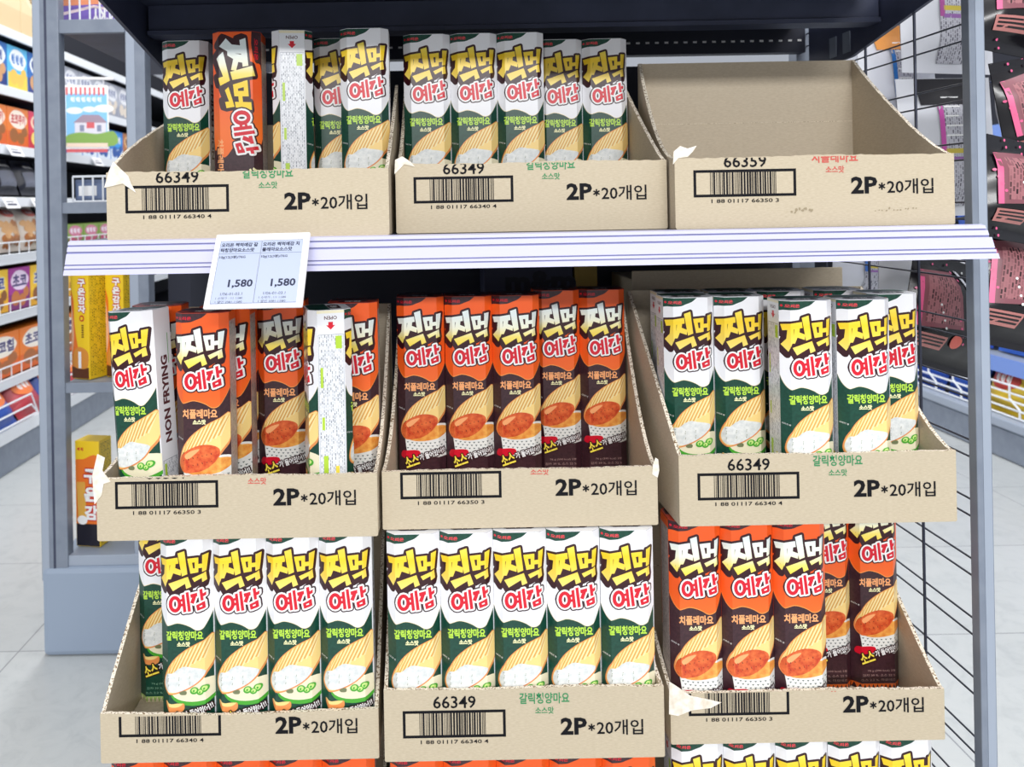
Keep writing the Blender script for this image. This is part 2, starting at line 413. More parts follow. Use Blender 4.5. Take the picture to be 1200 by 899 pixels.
def front_art(kind):
    a = Art(); base = G_BASE if kind == 'G' else O_BASE; blob = G_BLOB if kind == 'G' else O_BLOB
    wave = [(520, 720), (490, 792), (448, 862), (408, 890), (366, 890), (320, 862), (262, 838), (200, 826), (146, 840), (108, 846), (74, 812), (50, 760), (38, 716)]
    sw = [(38, 132), (70, 126), (120, 126), (190, 122), (240, 104), (296, 82), (342, 44)]
    wv = smooth_poly(wave, closed=False, n=3); s2 = smooth_poly(sw, closed=False, n=3)
    ed = [(x, y + 7) for x, y in wv]
    a.poly(zp([(520, 700)] + ed + [(38, 700)]), CREAM if kind == 'G' else O_EDGE, 1)
    a.poly(zp([(520, 44)] + wv + s2), blob, 2)
    fill = YEL_G if kind == 'G' else YEL_O
    logo1(a, fill); logo2(a)
    a.poly(zp(ellipse(56, 86, 9, 11)), RED, 2); a.text('오리온', (74-38)*K, (72-45)*K, 15, 3.8, RED if kind == 'O' else mat('pack_bright_red', (250, 70, 84), PR), 2, 0.03)
    if kind == 'G': a.text('갈릭청양마요', (94-38)*K, (138+764-45)*K, 41, 10.2, LGREEN, 2, 0.035)
    else: a.text('치폴레마요', (104-38)*K, (142+764-45)*K, 38, 10.2, PEACH, 2, 0.035)
    a.text('소스맛', (196-38)*K, (236+764-45)*K, 14.2, 5.6, PALE, 2, 0.05)
    chip(a, kind)
    a.text('이미지 예', 1.2, (392+764-45)*K, 7, 2, WHT, 2, 0.0, rot=14)
    # slogan, small print and the trim at the foot
    v0 = (800+764-45)*K
    a.halo('소스', 5.6, v0 + 12.4, 17, 13, OUTL, 11, 1.3, 0.03, -18); a.text('소스', 5.6, v0 + 12.4, 17, 13, mat('pack_slogan_yellow', (255, 232, 84), PR), 12, 0.03, rot=-18)
    a.halo('가 들어있어!!', 24, v0 + 8.5, 32, 8, OUTL, 11, 1.3, 0.03, -16); a.text('가 들어있어!!', 24, v0 + 8.5, 32, 8, WHT, 12, 0.03, rot=-16)
    tm = GREENT if kind == 'G' else BROWNT
    a.text('76 g (390 kcal) 2봉', 16, 214, 34, 3.2, tm, 2, 0.0); a.text('감자 39 %, 소스 22 %', 10, 219.5, 40, 3.2, tm, 2, 0.0); a.text('소스 2.2 %, 마요네즈', 8, 225, 42, 3.2, tm, 2, 0.0)
    a.rect(0, 231, SW, SH, mat('pack_foot_trim_green', (176, 206, 120), PR) if kind == 'G' else O_BLOB, 1)
    for i in range(12):
        a.poly([(i*5, 238), (i*5+2.5, 231.5), (i*5+5, 238)], PLATE if kind == 'G' else OUTL, 2)
    return a
def back_art_rotated(kind):
    """the reverse: the same name set sideways, reading downwards"""
    a = Art(); blob = G_BLOB if kind == 'G' else O_BLOB
    a.poly(smooth_poly([(0, -30), (46, -30), (48, 14), (52, 36), (58, 46), (58, 128), (50, 133), (40, 128), (28, 134), (14, 150), (6, 136), (0, 128)], n=4), blob, 2)
    k = 1.36
    logo1(a, YEL_O if kind == 'O' else YEL_G, (0, -1.06, 68.5, 1.62, 0, 6))
    logo2(a, (0, -1.15, 120, 1.28, 0, 80), 6)
    a.text('오리온', 55, 8, 26, 4, RED, 3, 0.03, rot=90)
    a.text('치폴레마요' if kind == 'O' else '갈릭청양마요', 13, 128, 48, 8.5, PEACH if kind == 'O' else LGREEN, 3, 0.035, rot=90)
    a.text('소스맛', 7, 178, 16, 5, PALE, 3, 0.04, rot=90)
    a.poly(smooth_poly([(58, 236), (20, 236), (10, 226), (14, 206), (24, 192), (36, 188), (50, 200), (58, 212)], n=4), DIP_R if kind == 'O' else DIP_W, 4)
    a.text('소스', 54, 160, 26, 12, PALE, 5, 0.05, rot=68)
    return a
def ingredients_art(kind, w_):
    a = Art(); m0 = CH + 1.0; m1 = w_ - CH - 1.0
    fine = FINE_W if kind == 'G' else FINE_O
    if kind == 'G':
        a.rect(CH, 0, w_ - CH, SH, SIDE_W, 1)
        a.rect(m0, 26, m1, 236, mat('pack_print_frame', (150, 156, 168), PR), 2); a.rect(m0 + .5, 26.5, m1 - .5, 235.5, fine, 3)
        a.text('OPEN', w_/2, 8, 14, 4, MAR_T, 3, 0.02, rot=180, anchor='c')
        a.poly([(w_/2-5, 16), (w_/2+5, 16), (w_/2, 21)], RED, 3); a.rect(w_/2-2.5, 12.5, w_/2+2.5, 16.2, RED, 3)
        lime = mat('pack_lime_mark', (180, 214, 60), PR); ye = mat('pack_yellow_mark', (248, 226, 80), PR)
        for x, v, ww, hh, mt in ((m0+2, 62, 3, 22, lime), (m0+3, 116, 3, 14, lime), (m0+4, 158, 5, 20, lime), (m0+17, 170, 4, 34, ye), (m1-9, 28, 7, 14, lime)):
            a.rect(x, v, x+ww, v+hh, mt, 4)
        a.rect(CH, 0, w_-CH, 3, PLATE, 3)
    else:
        a.rect(m0, 10, m1, 224, mat('pack_print_frame_grey', (196, 184, 180), PR), 2); a.rect(m0 + .5, 10.5, m1 - .5, 223.5, fine, 3)
    return a
def nonfrying_art(kind, w_):
    a = Art()
    if kind == 'G': a.rect(CH - 1, 0, w_ - CH + 1, SH, SIDE_W, 1)
    a.text('NON FRYING', w_/2, 100, 96, 12, MAR_T if kind == 'G' else PEACH, 3, 0.04, rot=-90, anchor='c')
    a.rect(w_/2 + 8, 28, w_/2 + 9, 62, LGREEN if kind == 'O' else PEP, 3)
    a.rect(CH + 2, 166, w_ - CH - 2, 234, mat('pack_print_frame', (150, 156, 168), PR), 2); a.rect(CH + 2.5, 166.5, w_ - CH - 2.5, 233.5, FINE_W if kind == 'G' else FINE_O, 3)
    a.rect(CH + 4, 170, CH + 8, 196, mat('pack_lime_mark', (180, 214, 60), PR), 4)
    return a
def pack_meshes(kind):
    mb = MB(); base = G_BASE if kind == 'G' else O_BASE
    hw, hd, H = SW/2000, SD/2000, SH/1000; c = CH/1000
    oc = [(-hw+c, -hd), (hw-c, -hd), (hw, -hd+c), (hw, hd-c), (hw-c, hd), (-hw+c, hd), (-hw, hd-c), (-hw, -hd+c)]
    if kind == 'O': side = O_BLOB
    for i in range(8):
        j = (i+1) % 8
        mb.face([(*oc[i], 0), (*oc[j], 0), (*oc[j], H), (*oc[i], H)], base)
    mb.face([(*p, 0) for p in reversed(oc)], base)
    def mapper(width, depth, ang):
        ca, sa = math.cos(ang), math.sin(ang)
        def f(x, v, L):
            o = L * INKT * 1000
            d = max(-o, CH - x - 1.414*o, x - (width - CH) - 1.414*o)
            lx, ly, lz = (x - width/2)/1000, (-depth/2 + d)/1000, (SH - v)/1000
            return (lx*ca - ly*sa, lx*sa + ly*ca, lz)
        return f
    fold = lambda wd: (CH, wd - CH)
    front_art(kind).lay(mb, mapper(SW, SD, 0), fold(SW), (), (0, 0, SW, SH))
    (front_art(kind) if kind == 'G' else back_art_rotated(kind)).lay(mb, mapper(SW, SD, math.pi), fold(SW), (), (0, 0, SW, SH))
    right = nonfrying_art(kind, SD) if kind == 'G' else ingredients_art(kind, SD)
    if kind == 'O':
        right.rect(CH, 0, SD-CH, 130, O_BLOB, 1)
    right.lay(mb, mapper(SD, SW, math.pi/2), fold(SD), (), (0, 0, SD, SH))
    ing = ingredients_art(kind, SD)
    if kind == 'O': ing.rect(CH, 0, SD-CH, 130, O_BLOB, 1)
    ing.lay(mb, mapper(SD, SW, -math.pi/2), fold(SD), (), (0, 0, SD, SH))
    body = mb
    # lid: folded end flap with its own print
    lid = MB(); t = 0.0006; e = 0.0004
    ol = [(x*(1 - 0.006), y*(1 - 0.006)) for x, y in oc]
    lid.prism(ol, 2, H, H + t, SIDE_W if kind == 'G' else mat('pack_lid_red', (176, 60, 42), PR))
    la = Art()
    la.poly([(9, 2), (49, 2), (56, 10), (56, 24), (2, 24), (2, 10)], G_BASE if kind == 'G' else O_BASE, 1)
    la.fat([(18, 32), (40, 32)], 7, OUTL, 2); la.text('예감', 19, 28, 20, 8, WHT, 3, 0.05)
    la.rect(2, 24, 56, 24.8, DOTS, 3)
    la.lay(lid, lambda x, v, L: ((x - 29)/1000, (24 - v)/1000, H + t + L*INKT))
    return body, lid
PROTO = {}
for kind, nm in (('G', 'green'), ('O', 'orange')):
    b_, l_ = pack_meshes(kind)
    ob = b_.build('snack_box'); ol_ = l_.build('top_flap', ob)
    PROTO[kind] = [ob, ol_, False]
SNACKS = []
KW = {'G': 'white and green', 'O': 'orange and brown'}
def snack(kind, loc, rz, label, group, tilt=(0, 0)):
    ob, lid, used = PROTO[kind]
    if used:
        o = ob.copy(); COL.objects.link(o); l2 = lid.copy(); COL.objects.link(l2); l2.parent = o
    else:
        o = ob; PROTO[kind][2] = True
    o.location = loc; o.rotation_euler = (tilt[0], tilt[1], rz)
    tag(o, label, 'snack box', group); SNACKS.append(o)
    return o

# ------------------------------------------------------------------ display cartons
CW, CD, CT = 0.302, 0.204, 0.004
def bars(seed):
    rnd = random.Random(seed); x = 0; out = []
    while x < 62:
        w_ = rnd.choice((0.6, 0.6, 1.0, 1.7)); g = rnd.choice((0.6, 0.7, 1.1)); out.append((x, w_)); x += w_ + g
    return out
def carton_print(green, dy, h):
    a = Art()                                   # x from the left edge, v measured DOWN from 0 at the base (so negative upwards)
    ig = INKG if green else INKR
    x0, x1, b, t = 20, 131, 28 + dy, 57.5 + dy; fr = 3.0
    for r_ in ((x0, -t, x1, -t+fr), (x0, -b-fr, x1, -b), (x0, -t, x0+fr, -b), (x1-fr, -t, x1, -b)): a.rect(*r_, INK, 1)
    for bx, bw in bars(3): a.rect(x0 + 18 + bx*1.16, -t+fr-.4, x0 + 18 + (bx+bw)*1.16, -b-fr+.4, INK, 1)
    a.text('1 88 01117 66340 4' if green else '1 88 01117 66350 3', x0 + 19, -b + 2.2, 73, 4.2, INK, 1, 0.012)
    a.text('66349' if green else '66359', 53, -t - 15.5, 46, 13.4, INK, 1, 0.012)
    if green: a.text('갈릭청양마요', 146, -75 - dy, 54, 12, ig, 1, 0.02)
    else: a.text('치폴레마요', 148, -75 - dy, 50, 12, ig, 1, 0.02)
    a.text('소스맛', 163, -59.5 - dy, 20, 7.5, ig, 1, 0.02)
    a.text('2P', 190, -47.5 - dy, 28.5, 18.6, INK, 1, 0.035)
    for q in range(3): a.poly([(223.4 + dx*math.cos(R(30 + 60*q)) - dv*math.sin(R(30 + 60*q)), -36.6 - dy + dx*math.sin(R(30 + 60*q)) + dv*math.cos(R(30 + 60*q))) for dx, dv in ((-3.9, -.8), (3.9, -.8), (3.9, .8), (-3.9, .8))], INK, 1)
    a.text('20개입', 229, -44.5 - dy, 50, 16.6, INK, 1, 0.012)
    return a
def carton(label, X, Y, Z, green, dy, h, hb, seed, flL=0.0, flR=0.0, torn=None, prt=True, pL=1.25, pR=1.15, sag=0.0, low=0.0, hbL=None, dirt=False):
    rnd = random.Random(seed)
    root = empty('display_carton', (X, Y, Z), label, 'carton', 'cardboard display cartons')
    hw = CW/2; h_ = h/1000
    # front panel with a torn, slightly ragged top
    mb = MB(); n = 60; top = []
    for i in range(n + 1):
        t = i/n; top.append((-hw + CW*t, h_ + rnd.uniform(-1, 1)*0.0006 - sag*4*t*(1-t) + math.sin(t*9+seed)*0.0006))
    bow = lambda t: 0.0
    poly = [(-hw, 0.0012), (-hw + 0.0015, 0), (hw - 0.0015, 0), (hw, 0.0012)] + list(reversed(top))
    mb.prism([(p[0], p[1]) for p in poly], 1, 0, CT, CARD, side=lambda i: EDGE if i >= 4 and i < 4 + n else None)
    if prt:
        a = carton_print(green, dy, h)
        if dirt:
            dm = mat('dirt_smudge', (160, 146, 120), .9)
            for q in range(9): a.poly(ellipse(126 + q*2.6 + rnd.uniform(-1, 1), -18 + rnd.uniform(-2, 2), rnd.uniform(.8, 1.8), rnd.uniform(.8, 2), rnd.uniform(0, 90), 7), dm, 1)
            for q in range(12): a.poly(ellipse(216 + q*4 + rnd.uniform(-1, 1), -17 + rnd.uniform(-2, 2), rnd.uniform(.5, 1.2), rnd.uniform(.5, 1.4), rnd.uniform(0, 90), 7), dm, 1)
        a.lay(mb, lambda x, v, L: (-hw + x/1000, -L*0.0001, -v/1000), (), (), (0, -(h - sag*1000*0.9 - 1.0), 302, 0))
    # a faint crease across the panel
    mb.build('front_panel', root)
    # sides: low at the front, rising to the full height at the back
    for s_, fl, pw in ((-1, flL, pL), (1, flR, pR)):
        sb = MB(); N = 26; pr = [(0.0005, 0), (CD - CT, 0)]
        for i in range(N + 1):
            t = 1 - i/N
            z = h_ + ((hbL if s_ < 0 and hbL else hb) - h_) * t**pw + rnd.uniform(-1, 1)*0.0005
            pr.append((0.0005 + (CD - CT - 0.0005)*t, z))
        sb.prism(pr, 0, -CT/2, CT/2, CARD_IN, side=lambda i: EDGE if i >= 2 and i < 2 + N else None)
        o = sb.build('side_panel', root, (s_*(hw - CT/2 - 0.0002), CT, 0)); o.rotation_euler = (0, 0, -fl)
    bb = MB(); xl = -hw + math.sin(flL)*CD; xr = hw + math.sin(flR)*CD
    bb.box((xl, CD - CT + 0.004, 0), (xr, CD + 0.004, hb - low), CARD_IN); bb.box((xl + .002, CD - CT + 0.0036, hb*0.62), (xr - .002, CD - CT + 0.004, hb*0.622), EDGE); bb.build('back_panel', root)
    fb = MB(); fb.box((-hw + CT + .001, CT, 0.0), (hw - CT - .001, CD - CT, 0.004), CARD_IN); fb.build('base_panel', root)
    if torn:
        for (pts, zf) in torn:
            tb = MB(); tb.prism([(-hw + x/1000, z/1000) for x, z in pts], 1, zf - 0.0006, zf, TORN, side=lambda i: EDGE); tag(tb.build('torn_flap', root), 'white torn paper flap')
    return root

Z_TOP = EYE - 0.0315; Z_MID = EYE - 0.3555; Z_LOW = EYE - 0.600; Z_BASE = Z_LOW - (SH/1000 + 0.0065)
def cx(px, py, Y): return P(px, py, Y).x
CARTONS = {}
SPEC = [  # key, label, px centre, py, Y, Z, green, dy, h, hb, flL, flR, kwargs
 ('TL', 'cardboard display carton on the white shelf, leftmost, with a torn white corner', 290.5, 245, .890, Z_TOP, True, 0, 72, .19, 0.0, 0.03,
  dict(hbL=.145, low=.05, torn=[([(-2, 56), (3, 72), (8, 84), (24, 68), (27, 60), (32, 50), (18, 60)], -0.0004)], pL=0.75)),
 ('TM', 'cardboard display carton on the white shelf, middle of three, with five boxes', 623, 240, .926, Z_TOP, True, 5, 77, .19, 0.03, 0.02,
  dict(torn=[([(-1, 66), (0, 82), (8, 86), (18, 79), (22, 74), (10, 77)], -0.0003)], pL=1.7, pR=1.1)),
 ('TR', 'empty cardboard display carton on the white shelf with bare inside back panel', 955, 230, .899, Z_TOP, False, 6, 77, .213, 0.075, 0.0,
  dict(dirt=True, torn=[([(-2, 70), (-1, 84), (6, 90), (14, 87), (24, 90), (20, 84), (14, 78), (4, 77)], -0.0003)], pL=1.9, pR=1.25)),
 ('ML', 'cardboard display carton in the middle row, leftmost, its number cut at the torn edge', 278, 600, .895, Z_MID, False, 6, 68, .226, 0.0, 0.045,
  dict(torn=[([(-2, 40), (-4, 70), (2, 94), (10, 90), (7, 76), (16, 64), (8, 62), (6, 50)], -0.0003)], pL=2.6, pR=1.9)),
 ('MM', 'cardboard display carton in the middle row, centre, holding five orange boxes', 609.5, 590, .912, Z_MID, False, 5, 64, .22, 0.07, 0.075, dict(torn=[([(296, 56), (297, 66), (300, 74), (303, 72), (304, 60), (302, 52)], -0.0003)], pL=1.9, pR=1.7)),
 ('MR', 'cardboard display carton in the middle row, rightmost, with green lettering', 958.5, 575, .906, Z_MID, True, 0, 77, .236, -0.02, 0.04, dict(pL=1.0, pR=1.5)),
 ('BL', 'cardboard display carton in the low row, leftmost, barcode top torn away', 281, 870, .903, Z_LOW, True, 0, 54, .185, 0.0, 0.0, dict(pL=0.9, pR=1.2, sag=0.003)),
 ('BM', 'cardboard display carton in the low row, centre, with number above the barcode', 614.5, 850, .897, Z_LOW, True, -3, 77, .185, 0.0, 0.0, dict(pL=1.3, pR=1.3)),
 ('BR', 'cardboard display carton in the low row, rightmost, with orange boxes', 946.5, 840, .917, Z_LOW, False, 3, 57, .175, 0.0, 0.10,
  dict(torn=[([(-2, 34), (-1, 70), (8, 64), (22, 54), (40, 50), (56, 46), (44, 40), (24, 38), (8, 32)], -0.0003)], pL=1.2, pR=1.1)),
 ('FL', 'cardboard display carton in the lowest row below the low left carton', 281, 899, .905, Z_BASE, False, 0, 60, .18, 0.0, 0.0, {}),
 ('FM', 'cardboard display carton in the lowest row below the low centre carton', 614.5, 899, .90, Z_BASE, False, 0, 60, .18, 0.0, 0.0, {}),
 ('FR', 'cardboard display carton in the lowest row below the low right carton', 946.5, 899, .917, Z_BASE, True, 0, 60, .18, 0.0, 0.0, {}),
]
for i, (k, lb, px, py, Y, Z, gr, dy, h, hb, fL, fR, kw) in enumerate(SPEC):
    X = cx(px, py, Y); CARTONS[k] = (X, Y, Z, fL, fR)
    carton(lb, X, Y, Z, gr, dy, h, hb, i + 1, fL, fR, **kw)

# boxes: px centre in the photo, row from the front, turn, kind, wording
WHERE = {'TL': 'left carton on the white shelf', 'TM': 'middle carton on the white shelf', 'ML': 'left carton of the middle row', 'MM': 'centre carton of the middle row',
         'MR': 'right carton of the middle row', 'BL': 'left carton of the low row', 'BM': 'centre carton of the low row', 'BR': 'right carton of the low row',
         'FL': 'lowest row below the left carton', 'FM': 'lowest row below the centre carton', 'FR': 'lowest row below the right carton'}
ORD = ['first', 'second', 'third', 'fourth', 'fifth', 'sixth', 'seventh', 'eighth', 'ninth', 'tenth']
BOXES = {
 'TL': [(216, 130, 3, 0, 'G', 'white and green snack box nearest the torn corner, left carton on the white shelf'),
        (277, 130, 2, 180, 'O', 'orange snack box with sideways lettering, left carton on the white shelf'),
        (339, 130, 1.9, 98, 'G', 'snack box turned to its white ingredients side, left carton on the white shelf'),
        (395, 140, 3.05, 0, 'G', 'white and green snack box set back and half hidden, left carton on the white shelf'),
        (431, 130, 1.9, 0, 'G', 'rightmost white and green snack box, left carton on the white shelf')],
 'TM': [(498, 130, 2, 0, 'G', None), (555, 130, 2, 0, 'G', None), (609, 130, 2, 0, 'G', None), (658, 130, 3, 0, 'G', None), (709, 130, 3, 0, 'G', None)],
 'ML': [(160, 460, 0, -17, 'G', 'leaning white and green snack box showing NON FRYING side, left carton of the middle row'),
        (182, 430, 1.45, 0, 'O', 'orange snack box behind the leaning white one, left carton of the middle row'),
        (236, 460, 0, 0, 'O', 'front orange snack box beside the leaning white one, left carton of the middle row'),
        (262, 430, 1, 0, 'O', 'orange snack box directly behind the front orange one, left carton of the middle row'),
        (272, 430, 2, 0, 'O', 'orange snack box two behind the front orange one, left carton of the middle row'),
        (329, 430, 2, 0, 'O', 'set-back orange snack box left of the white turned one, left carton of the middle row'),
        (380, 460, 0, 105, 'G', 'snack box turned to its white ingredients side, left carton of the middle row'),
        (428, 430, 1.4, 0, 'O', 'rightmost orange snack box, left carton of the middle row')],
 'MM': [(493.5, 430, 2, 0, 'O', None), (550, 430, 2, 0, 'O', None), (604, 430, 2, 0, 'O', None), (654.5, 430, 3, 0, 'O', None), (704.5, 430, 3, 0, 'O', None)],
 'MR': [(806, 430, 1, 0, 'G', 'leftmost white and green snack box, right carton of the middle row'),
        (870, 430, 1, 0, 'G', 'second white and green snack box from left, right carton of the middle row'),
        (917, 430, 2, 0, 'G', 'white and green snack box showing as a thin strip, right carton of the middle row'),
        (949, 450, 0, 0, 'G', 'front white and green snack box showing its grey left side, right carton, middle row'),
        (1017, 450, 0, 0, 'G', 'large front white and green snack box, second from right, right carton, middle row'),
        (1058, 430, 1, 0, 'G', 'rightmost white and green snack box, partly covered, right carton of the middle row'),
        (800, 345, 2, 0, 'G', 'snack box showing only its lid behind the leftmost, right carton, middle row'),
        (862, 345, 2, 0, 'G', 'snack box showing only its lid behind the second, right carton, middle row'),
        (985, 345, 2, 0, 'G', 'snack box showing only its lid behind the large one, right carton, middle row')],
 'BL': [(180, 700, 2, 0, 'G', 'set-back white and green snack box at far left, left carton of the low row'),
        (221.5, 740, 0, 0, 'G', 'first front white and green snack box from left, left carton of the low row'), (286.5, 740, 0, 0, 'G', 'second front white and green snack box from left, left carton of the low row'),
        (351.5, 740, 0, 0, 'G', 'third front white and green snack box from left, left carton of the low row'), (416, 740, 0, 0, 'G', 'fourth front white and green snack box from left, left carton of the low row')],
 'BM': [(483, 720, 0, 0, 'G', None), (546, 720, 0, 0, 'G', None), (610, 720, 0, 0, 'G', None), (674, 720, 0, 0, 'G', None), (740, 720, 0, 0, 'G', None)],
 'BR': [(810, 720, 0, 0, 'O', None), (874, 720, 0, 0, 'O', None), (937, 720, 0, 0, 'O', None), (974, 700, 1.7, 0, 'O', None), (1031, 700, 1.7, 0, 'O', None)],
 'FL': [(150 + 31 + 64*i, 899, 0, 0, 'O', None) for i in range(5)],
 'FM': [(483 + 64*i, 899, 0, 0, 'O', None) for i in range(5)],
 'FR': [(815 + 63.5*i, 890, 0, 0, 'G', None) for i in range(5)],
}
for k, lst in BOXES.items():
    X, Y, Z, fL, fR = CARTONS[k]
    rows = {}
    for i, (px, py, row, rz, kind, lb) in enumerate(lst):
        a = R(rz); ex = abs(math.cos(a))*SW/2000 + abs(math.sin(a))*SD/2000 - (0.006 if abs(math.sin(2*a)) > .3 else 0); ey = abs(math.sin(a))*SW/2000 + abs(math.cos(a))*SD/2000
        yc = Y + 0.0062 + row*0.0487 + max(ey, SD/2000)
        fy = Y + 0.0062 + row*0.0487
        rows.setdefault(row, []).append([cx(px, py, fy), ex, yc, i])
    for row, it in rows.items():
        it.sort()
        t = (0.012 + row*0.049)
        lo = X - CW/2 + 0.0052 + max(0, math.tan(fL))*t + min(0, math.tan(fL))*t; hi = X + CW/2 - 0.0052 + math.tan(fR)*t
        tot = sum(2*q[1] for q in it)
        x = lo
        for q in it:
            q[0] = max(q[0], x + q[1]); x = q[0] + q[1] + 0.0003
        x = hi
        for q in reversed(it):
            q[0] = min(q[0], x - q[1]); x = q[0] - q[1] - 0.0003
        for q in it:
            px, py, r_, rz, kind, lb = lst[q[3]]
            if lb is None: lb = f'{ORD[q[3]]} {KW[kind]} snack box from left, {WHERE[k]}'
            tilt = (0, R(-3.2)) if (k == 'ML' and q[3] == 0) else (0, 0)
            o = snack(kind, (q[0], q[2], Z + 0.0042), R(rz), lb, f'{KW[kind]} snack boxes', tilt)
            if tilt != (0, 0): o.location.z += 0.0018; o.location.x += 0.004

# ------------------------------------------------------------------ the display rack (shelf, canopy, mesh side, back, plinth)
rack = empty('display_rack', (0.11, 1.1, 0), 'grey steel display rack with white shelf rail, dark top shelf and wire mesh side', 'shelf rack')
def part(mb, name, parent=rack, smooth=False):
    o = mb.build(name, parent, smooth=smooth)
    o.location = Vector((0, 0, 0)) - parent.location if parent else (0, 0, 0)
    return o
XL, XR, YB = -0.380, 0.590, 1.33
XM = P(1150, 450, .93).x                      # plane of the mesh side
b = MB(); b.box((XL + .006, 0.885, Z_TOP - 0.018), (XR - .012, YB, Z_TOP - 0.0004), NAVY); part(b, 'shelf_board')
# price rail: a slanted plastic channel with ridges
def rail_profile(pts, th=0.0022): return pts
y0, y1 = 0.882, 0.868; zt, zb = Z_TOP - 0.001, Z_TOP - 0.0355
b = MB()
def rz_(t): return (y0 + (y1 - y0)*t, zt + (zb - zt)*t)
steps = [(0, 0.10, RAIL), (0.10, 0.15, RAIL_G), (0.15, 0.30, RAIL), (0.30, 0.36, RAIL_G), (0.36, 0.68, RAIL), (0.68, 0.72, RAIL_G), (0.72, 0.8, RAIL), (0.8, 0.84, RAIL_G), (0.84, 1.0, RAIL)]
for i, (t0, t1, mt) in enumerate(steps):
    o_ = 0.0016 if mt is RAIL else 0.0
    (a0, c0), (a1, c1) = rz_(t0), rz_(t1)
    b.prism([(a0 - o_, c0), (a0 + .004, c0), (a1 + .004, c1), (a1 - o_, c1)], 0, XL - .0, XR + .006*t1, mt)
b.prism([(y0 - .0016, zt), (y0 + .004, zt), (y0 + 0.012, zt + 0.0008), (y0 + .004, zt + 0.0012)], 0, XL, XR, RAIL)
part(b, 'price_rail')
# top shelf: underside, cross beam with lip, tapered side brackets, perforated back strip
b = MB(); b.box((XL, 0.80, 1.226), (XR, YB, 1.24), NAVY); part(b, 'top_shelf_board')
b = MB(); b.box((XL, 0.80, 1.19), (XR, 0.815, 1.2255), NAVY); part(b, 'top_shelf_front')
b = MB(); b.prism([(1.12, 1.225), (1.12, 1.192), (1.114, 1.190), (1.114, 1.184), (1.15, 1.184), (1.15, 1.225)], 0, -0.37, 0.613, NAVY); part(b, 'cross_beam')
for X in (-0.376, 0.618):
    b = MB(); b.prism([(0.80, 1.225), (0.80, 1.214), (0.96, 1.197), (1.20, 1.152), (YB, 1.15), (YB, 1.225)], 0, X - .0025, X + .0025, NAVY)
    for yy in (1.20, 1.24): b.box((X - .004, yy, 1.16), (X + .004, yy + .02, 1.19), STEEL)
    part(b, 'side_bracket')
b = MB(); b.box((XL, YB, 1.183), (XR + .02, YB + .02, 1.3), NAVY2)
for i in range(64):
    x = XL + .02 + i*0.0152; b.box((x, YB - .0006, 1.2005), (x + .006, YB, 1.2035), WHITE)
part(b, 'perforated_back_strip')
b = MB(); b.box((XL, YB, 0.04), (XR - .02, YB + .01, 1.165), NAVY2); part(b, 'back_panel')
b = MB(); b.box((XL + .04, 0.90, 0.0), (XR - .005, YB - .004, Z_BASE - 0.0002), STEEL, .004); part(b, 'plinth')
# right post, mesh side panel
yp = 0.93
b = MB(); b.box((XM - .0065, yp, 0.0), (XM + .0110, yp + .014, 1.75), STEEL, .001); b.box((XM + .0005, yp - .0004, 0), (XM + .0095, yp, 1.75), STEEL_L)
part(b, 'front_post')
b = MB(); b.box((XM - .012, YB + .02, 0.0), (XM + .012, YB + .05, 1.75), STEEL, .0015); part(b, 'rear_post')
b = MB()
for yy in (1.048, 1.165, 1.29): b.tube([(XM + .002, yy, 0.06), (XM + .002, yy, 1.7)], .0018, WIRE)
z = 0.10; pair = [0, 0.0195]
while z < 1.7:
    for d in pair: b.tube([(XM + .005, yp + .013, z + d), (XM + .005, YB + .03, z + d)], .0012, WIRE, 5)
    z += 0.0685
part(b, 'mesh_panel')
b = MB(); b.box((XL + .0, YB + .02, 0.0), (XL + .03, YB + .05, 1.3), NAVY); part(b, 'rear_post')

# price tag hung on the rail
tagc = empty('price_tag', (0, 0, 0), 'white price tag with two 1,580 prices clipped on the shelf rail', 'price tag')
wt, ht = 0.099, 0.088
b = MB(); b.box((-wt/2, 0, -ht), (wt/2, .004, 0), WHITE, .0015); b.build('holder', tagc)
PAPER = mat('price_tag_display', (188, 198, 226), 0.3); TINK = mat('price_tag_ink', (30, 36, 66), 0.5); TLINE = mat('price_tag_line', (120, 130, 156), 0.5)
for s_, t1, t2 in ((0, '오리온 찍먹예감 갈', '릭청양마요소스맛'), (1, '오리온 찍먹예감 치', '폴레마요소스맛')):
    b = MB(); x0 = -43 + s_*43.2
    b.box((x0/1000, -.0006, -.0835), ((x0 + 42.8)/1000, 0.0002, -.0095), PAPER)
    a = Art()
    a.rect(x0, 9.5, x0+.5, 83.5, TLINE, 1); a.rect(x0, 9.5, x0+42.8, 10, TLINE, 1); a.rect(x0, 25, x0+42.8, 25.5, TLINE, 1); a.rect(x0, 83, x0+42.8, 83.5, TLINE, 1)
    a.text(t1, x0+1.5, 12, 38, 5, TINK, 2, 0.035); a.text(t2, x0+1.5, 18.4, 35 if s_ == 0 else 31, 5, TINK, 2, 0.035)
    a.text('10g(12(3봉)/76G', x0+1.5, 27.5, 27, 4.2, TINK, 2, 0.02)
    a.text('1,580', x0+15, 56, 25, 10.4, TINK, 2, 0.03)
    a.text('1/06-01-03.1', x0+9, 71, 22, 3.2, TINK, 2, 0.0); a.text('1 소매가 : 1/1 1:580', x0+5, 75.8, 27, 3, TINK, 2, 0.0); a.text('1 할인 2081-1:580', x0+5, 80, 27, 3, TINK, 2, 0.0)
    a.lay(b, lambda x, v, L: (x/1000, -.0006 - L*INKT, -v/1000)); o = b.build('display', tagc)
b = MB(); b.box((-.02, .0042, -.05), (.02, .0075, -.012), WHITE, .0008); b.build('clip', tagc)
pt = P(308.5, 273, .866); tagc.location = pt; tagc.rotation_euler = (R(-36), R(-0.6), R(-3))

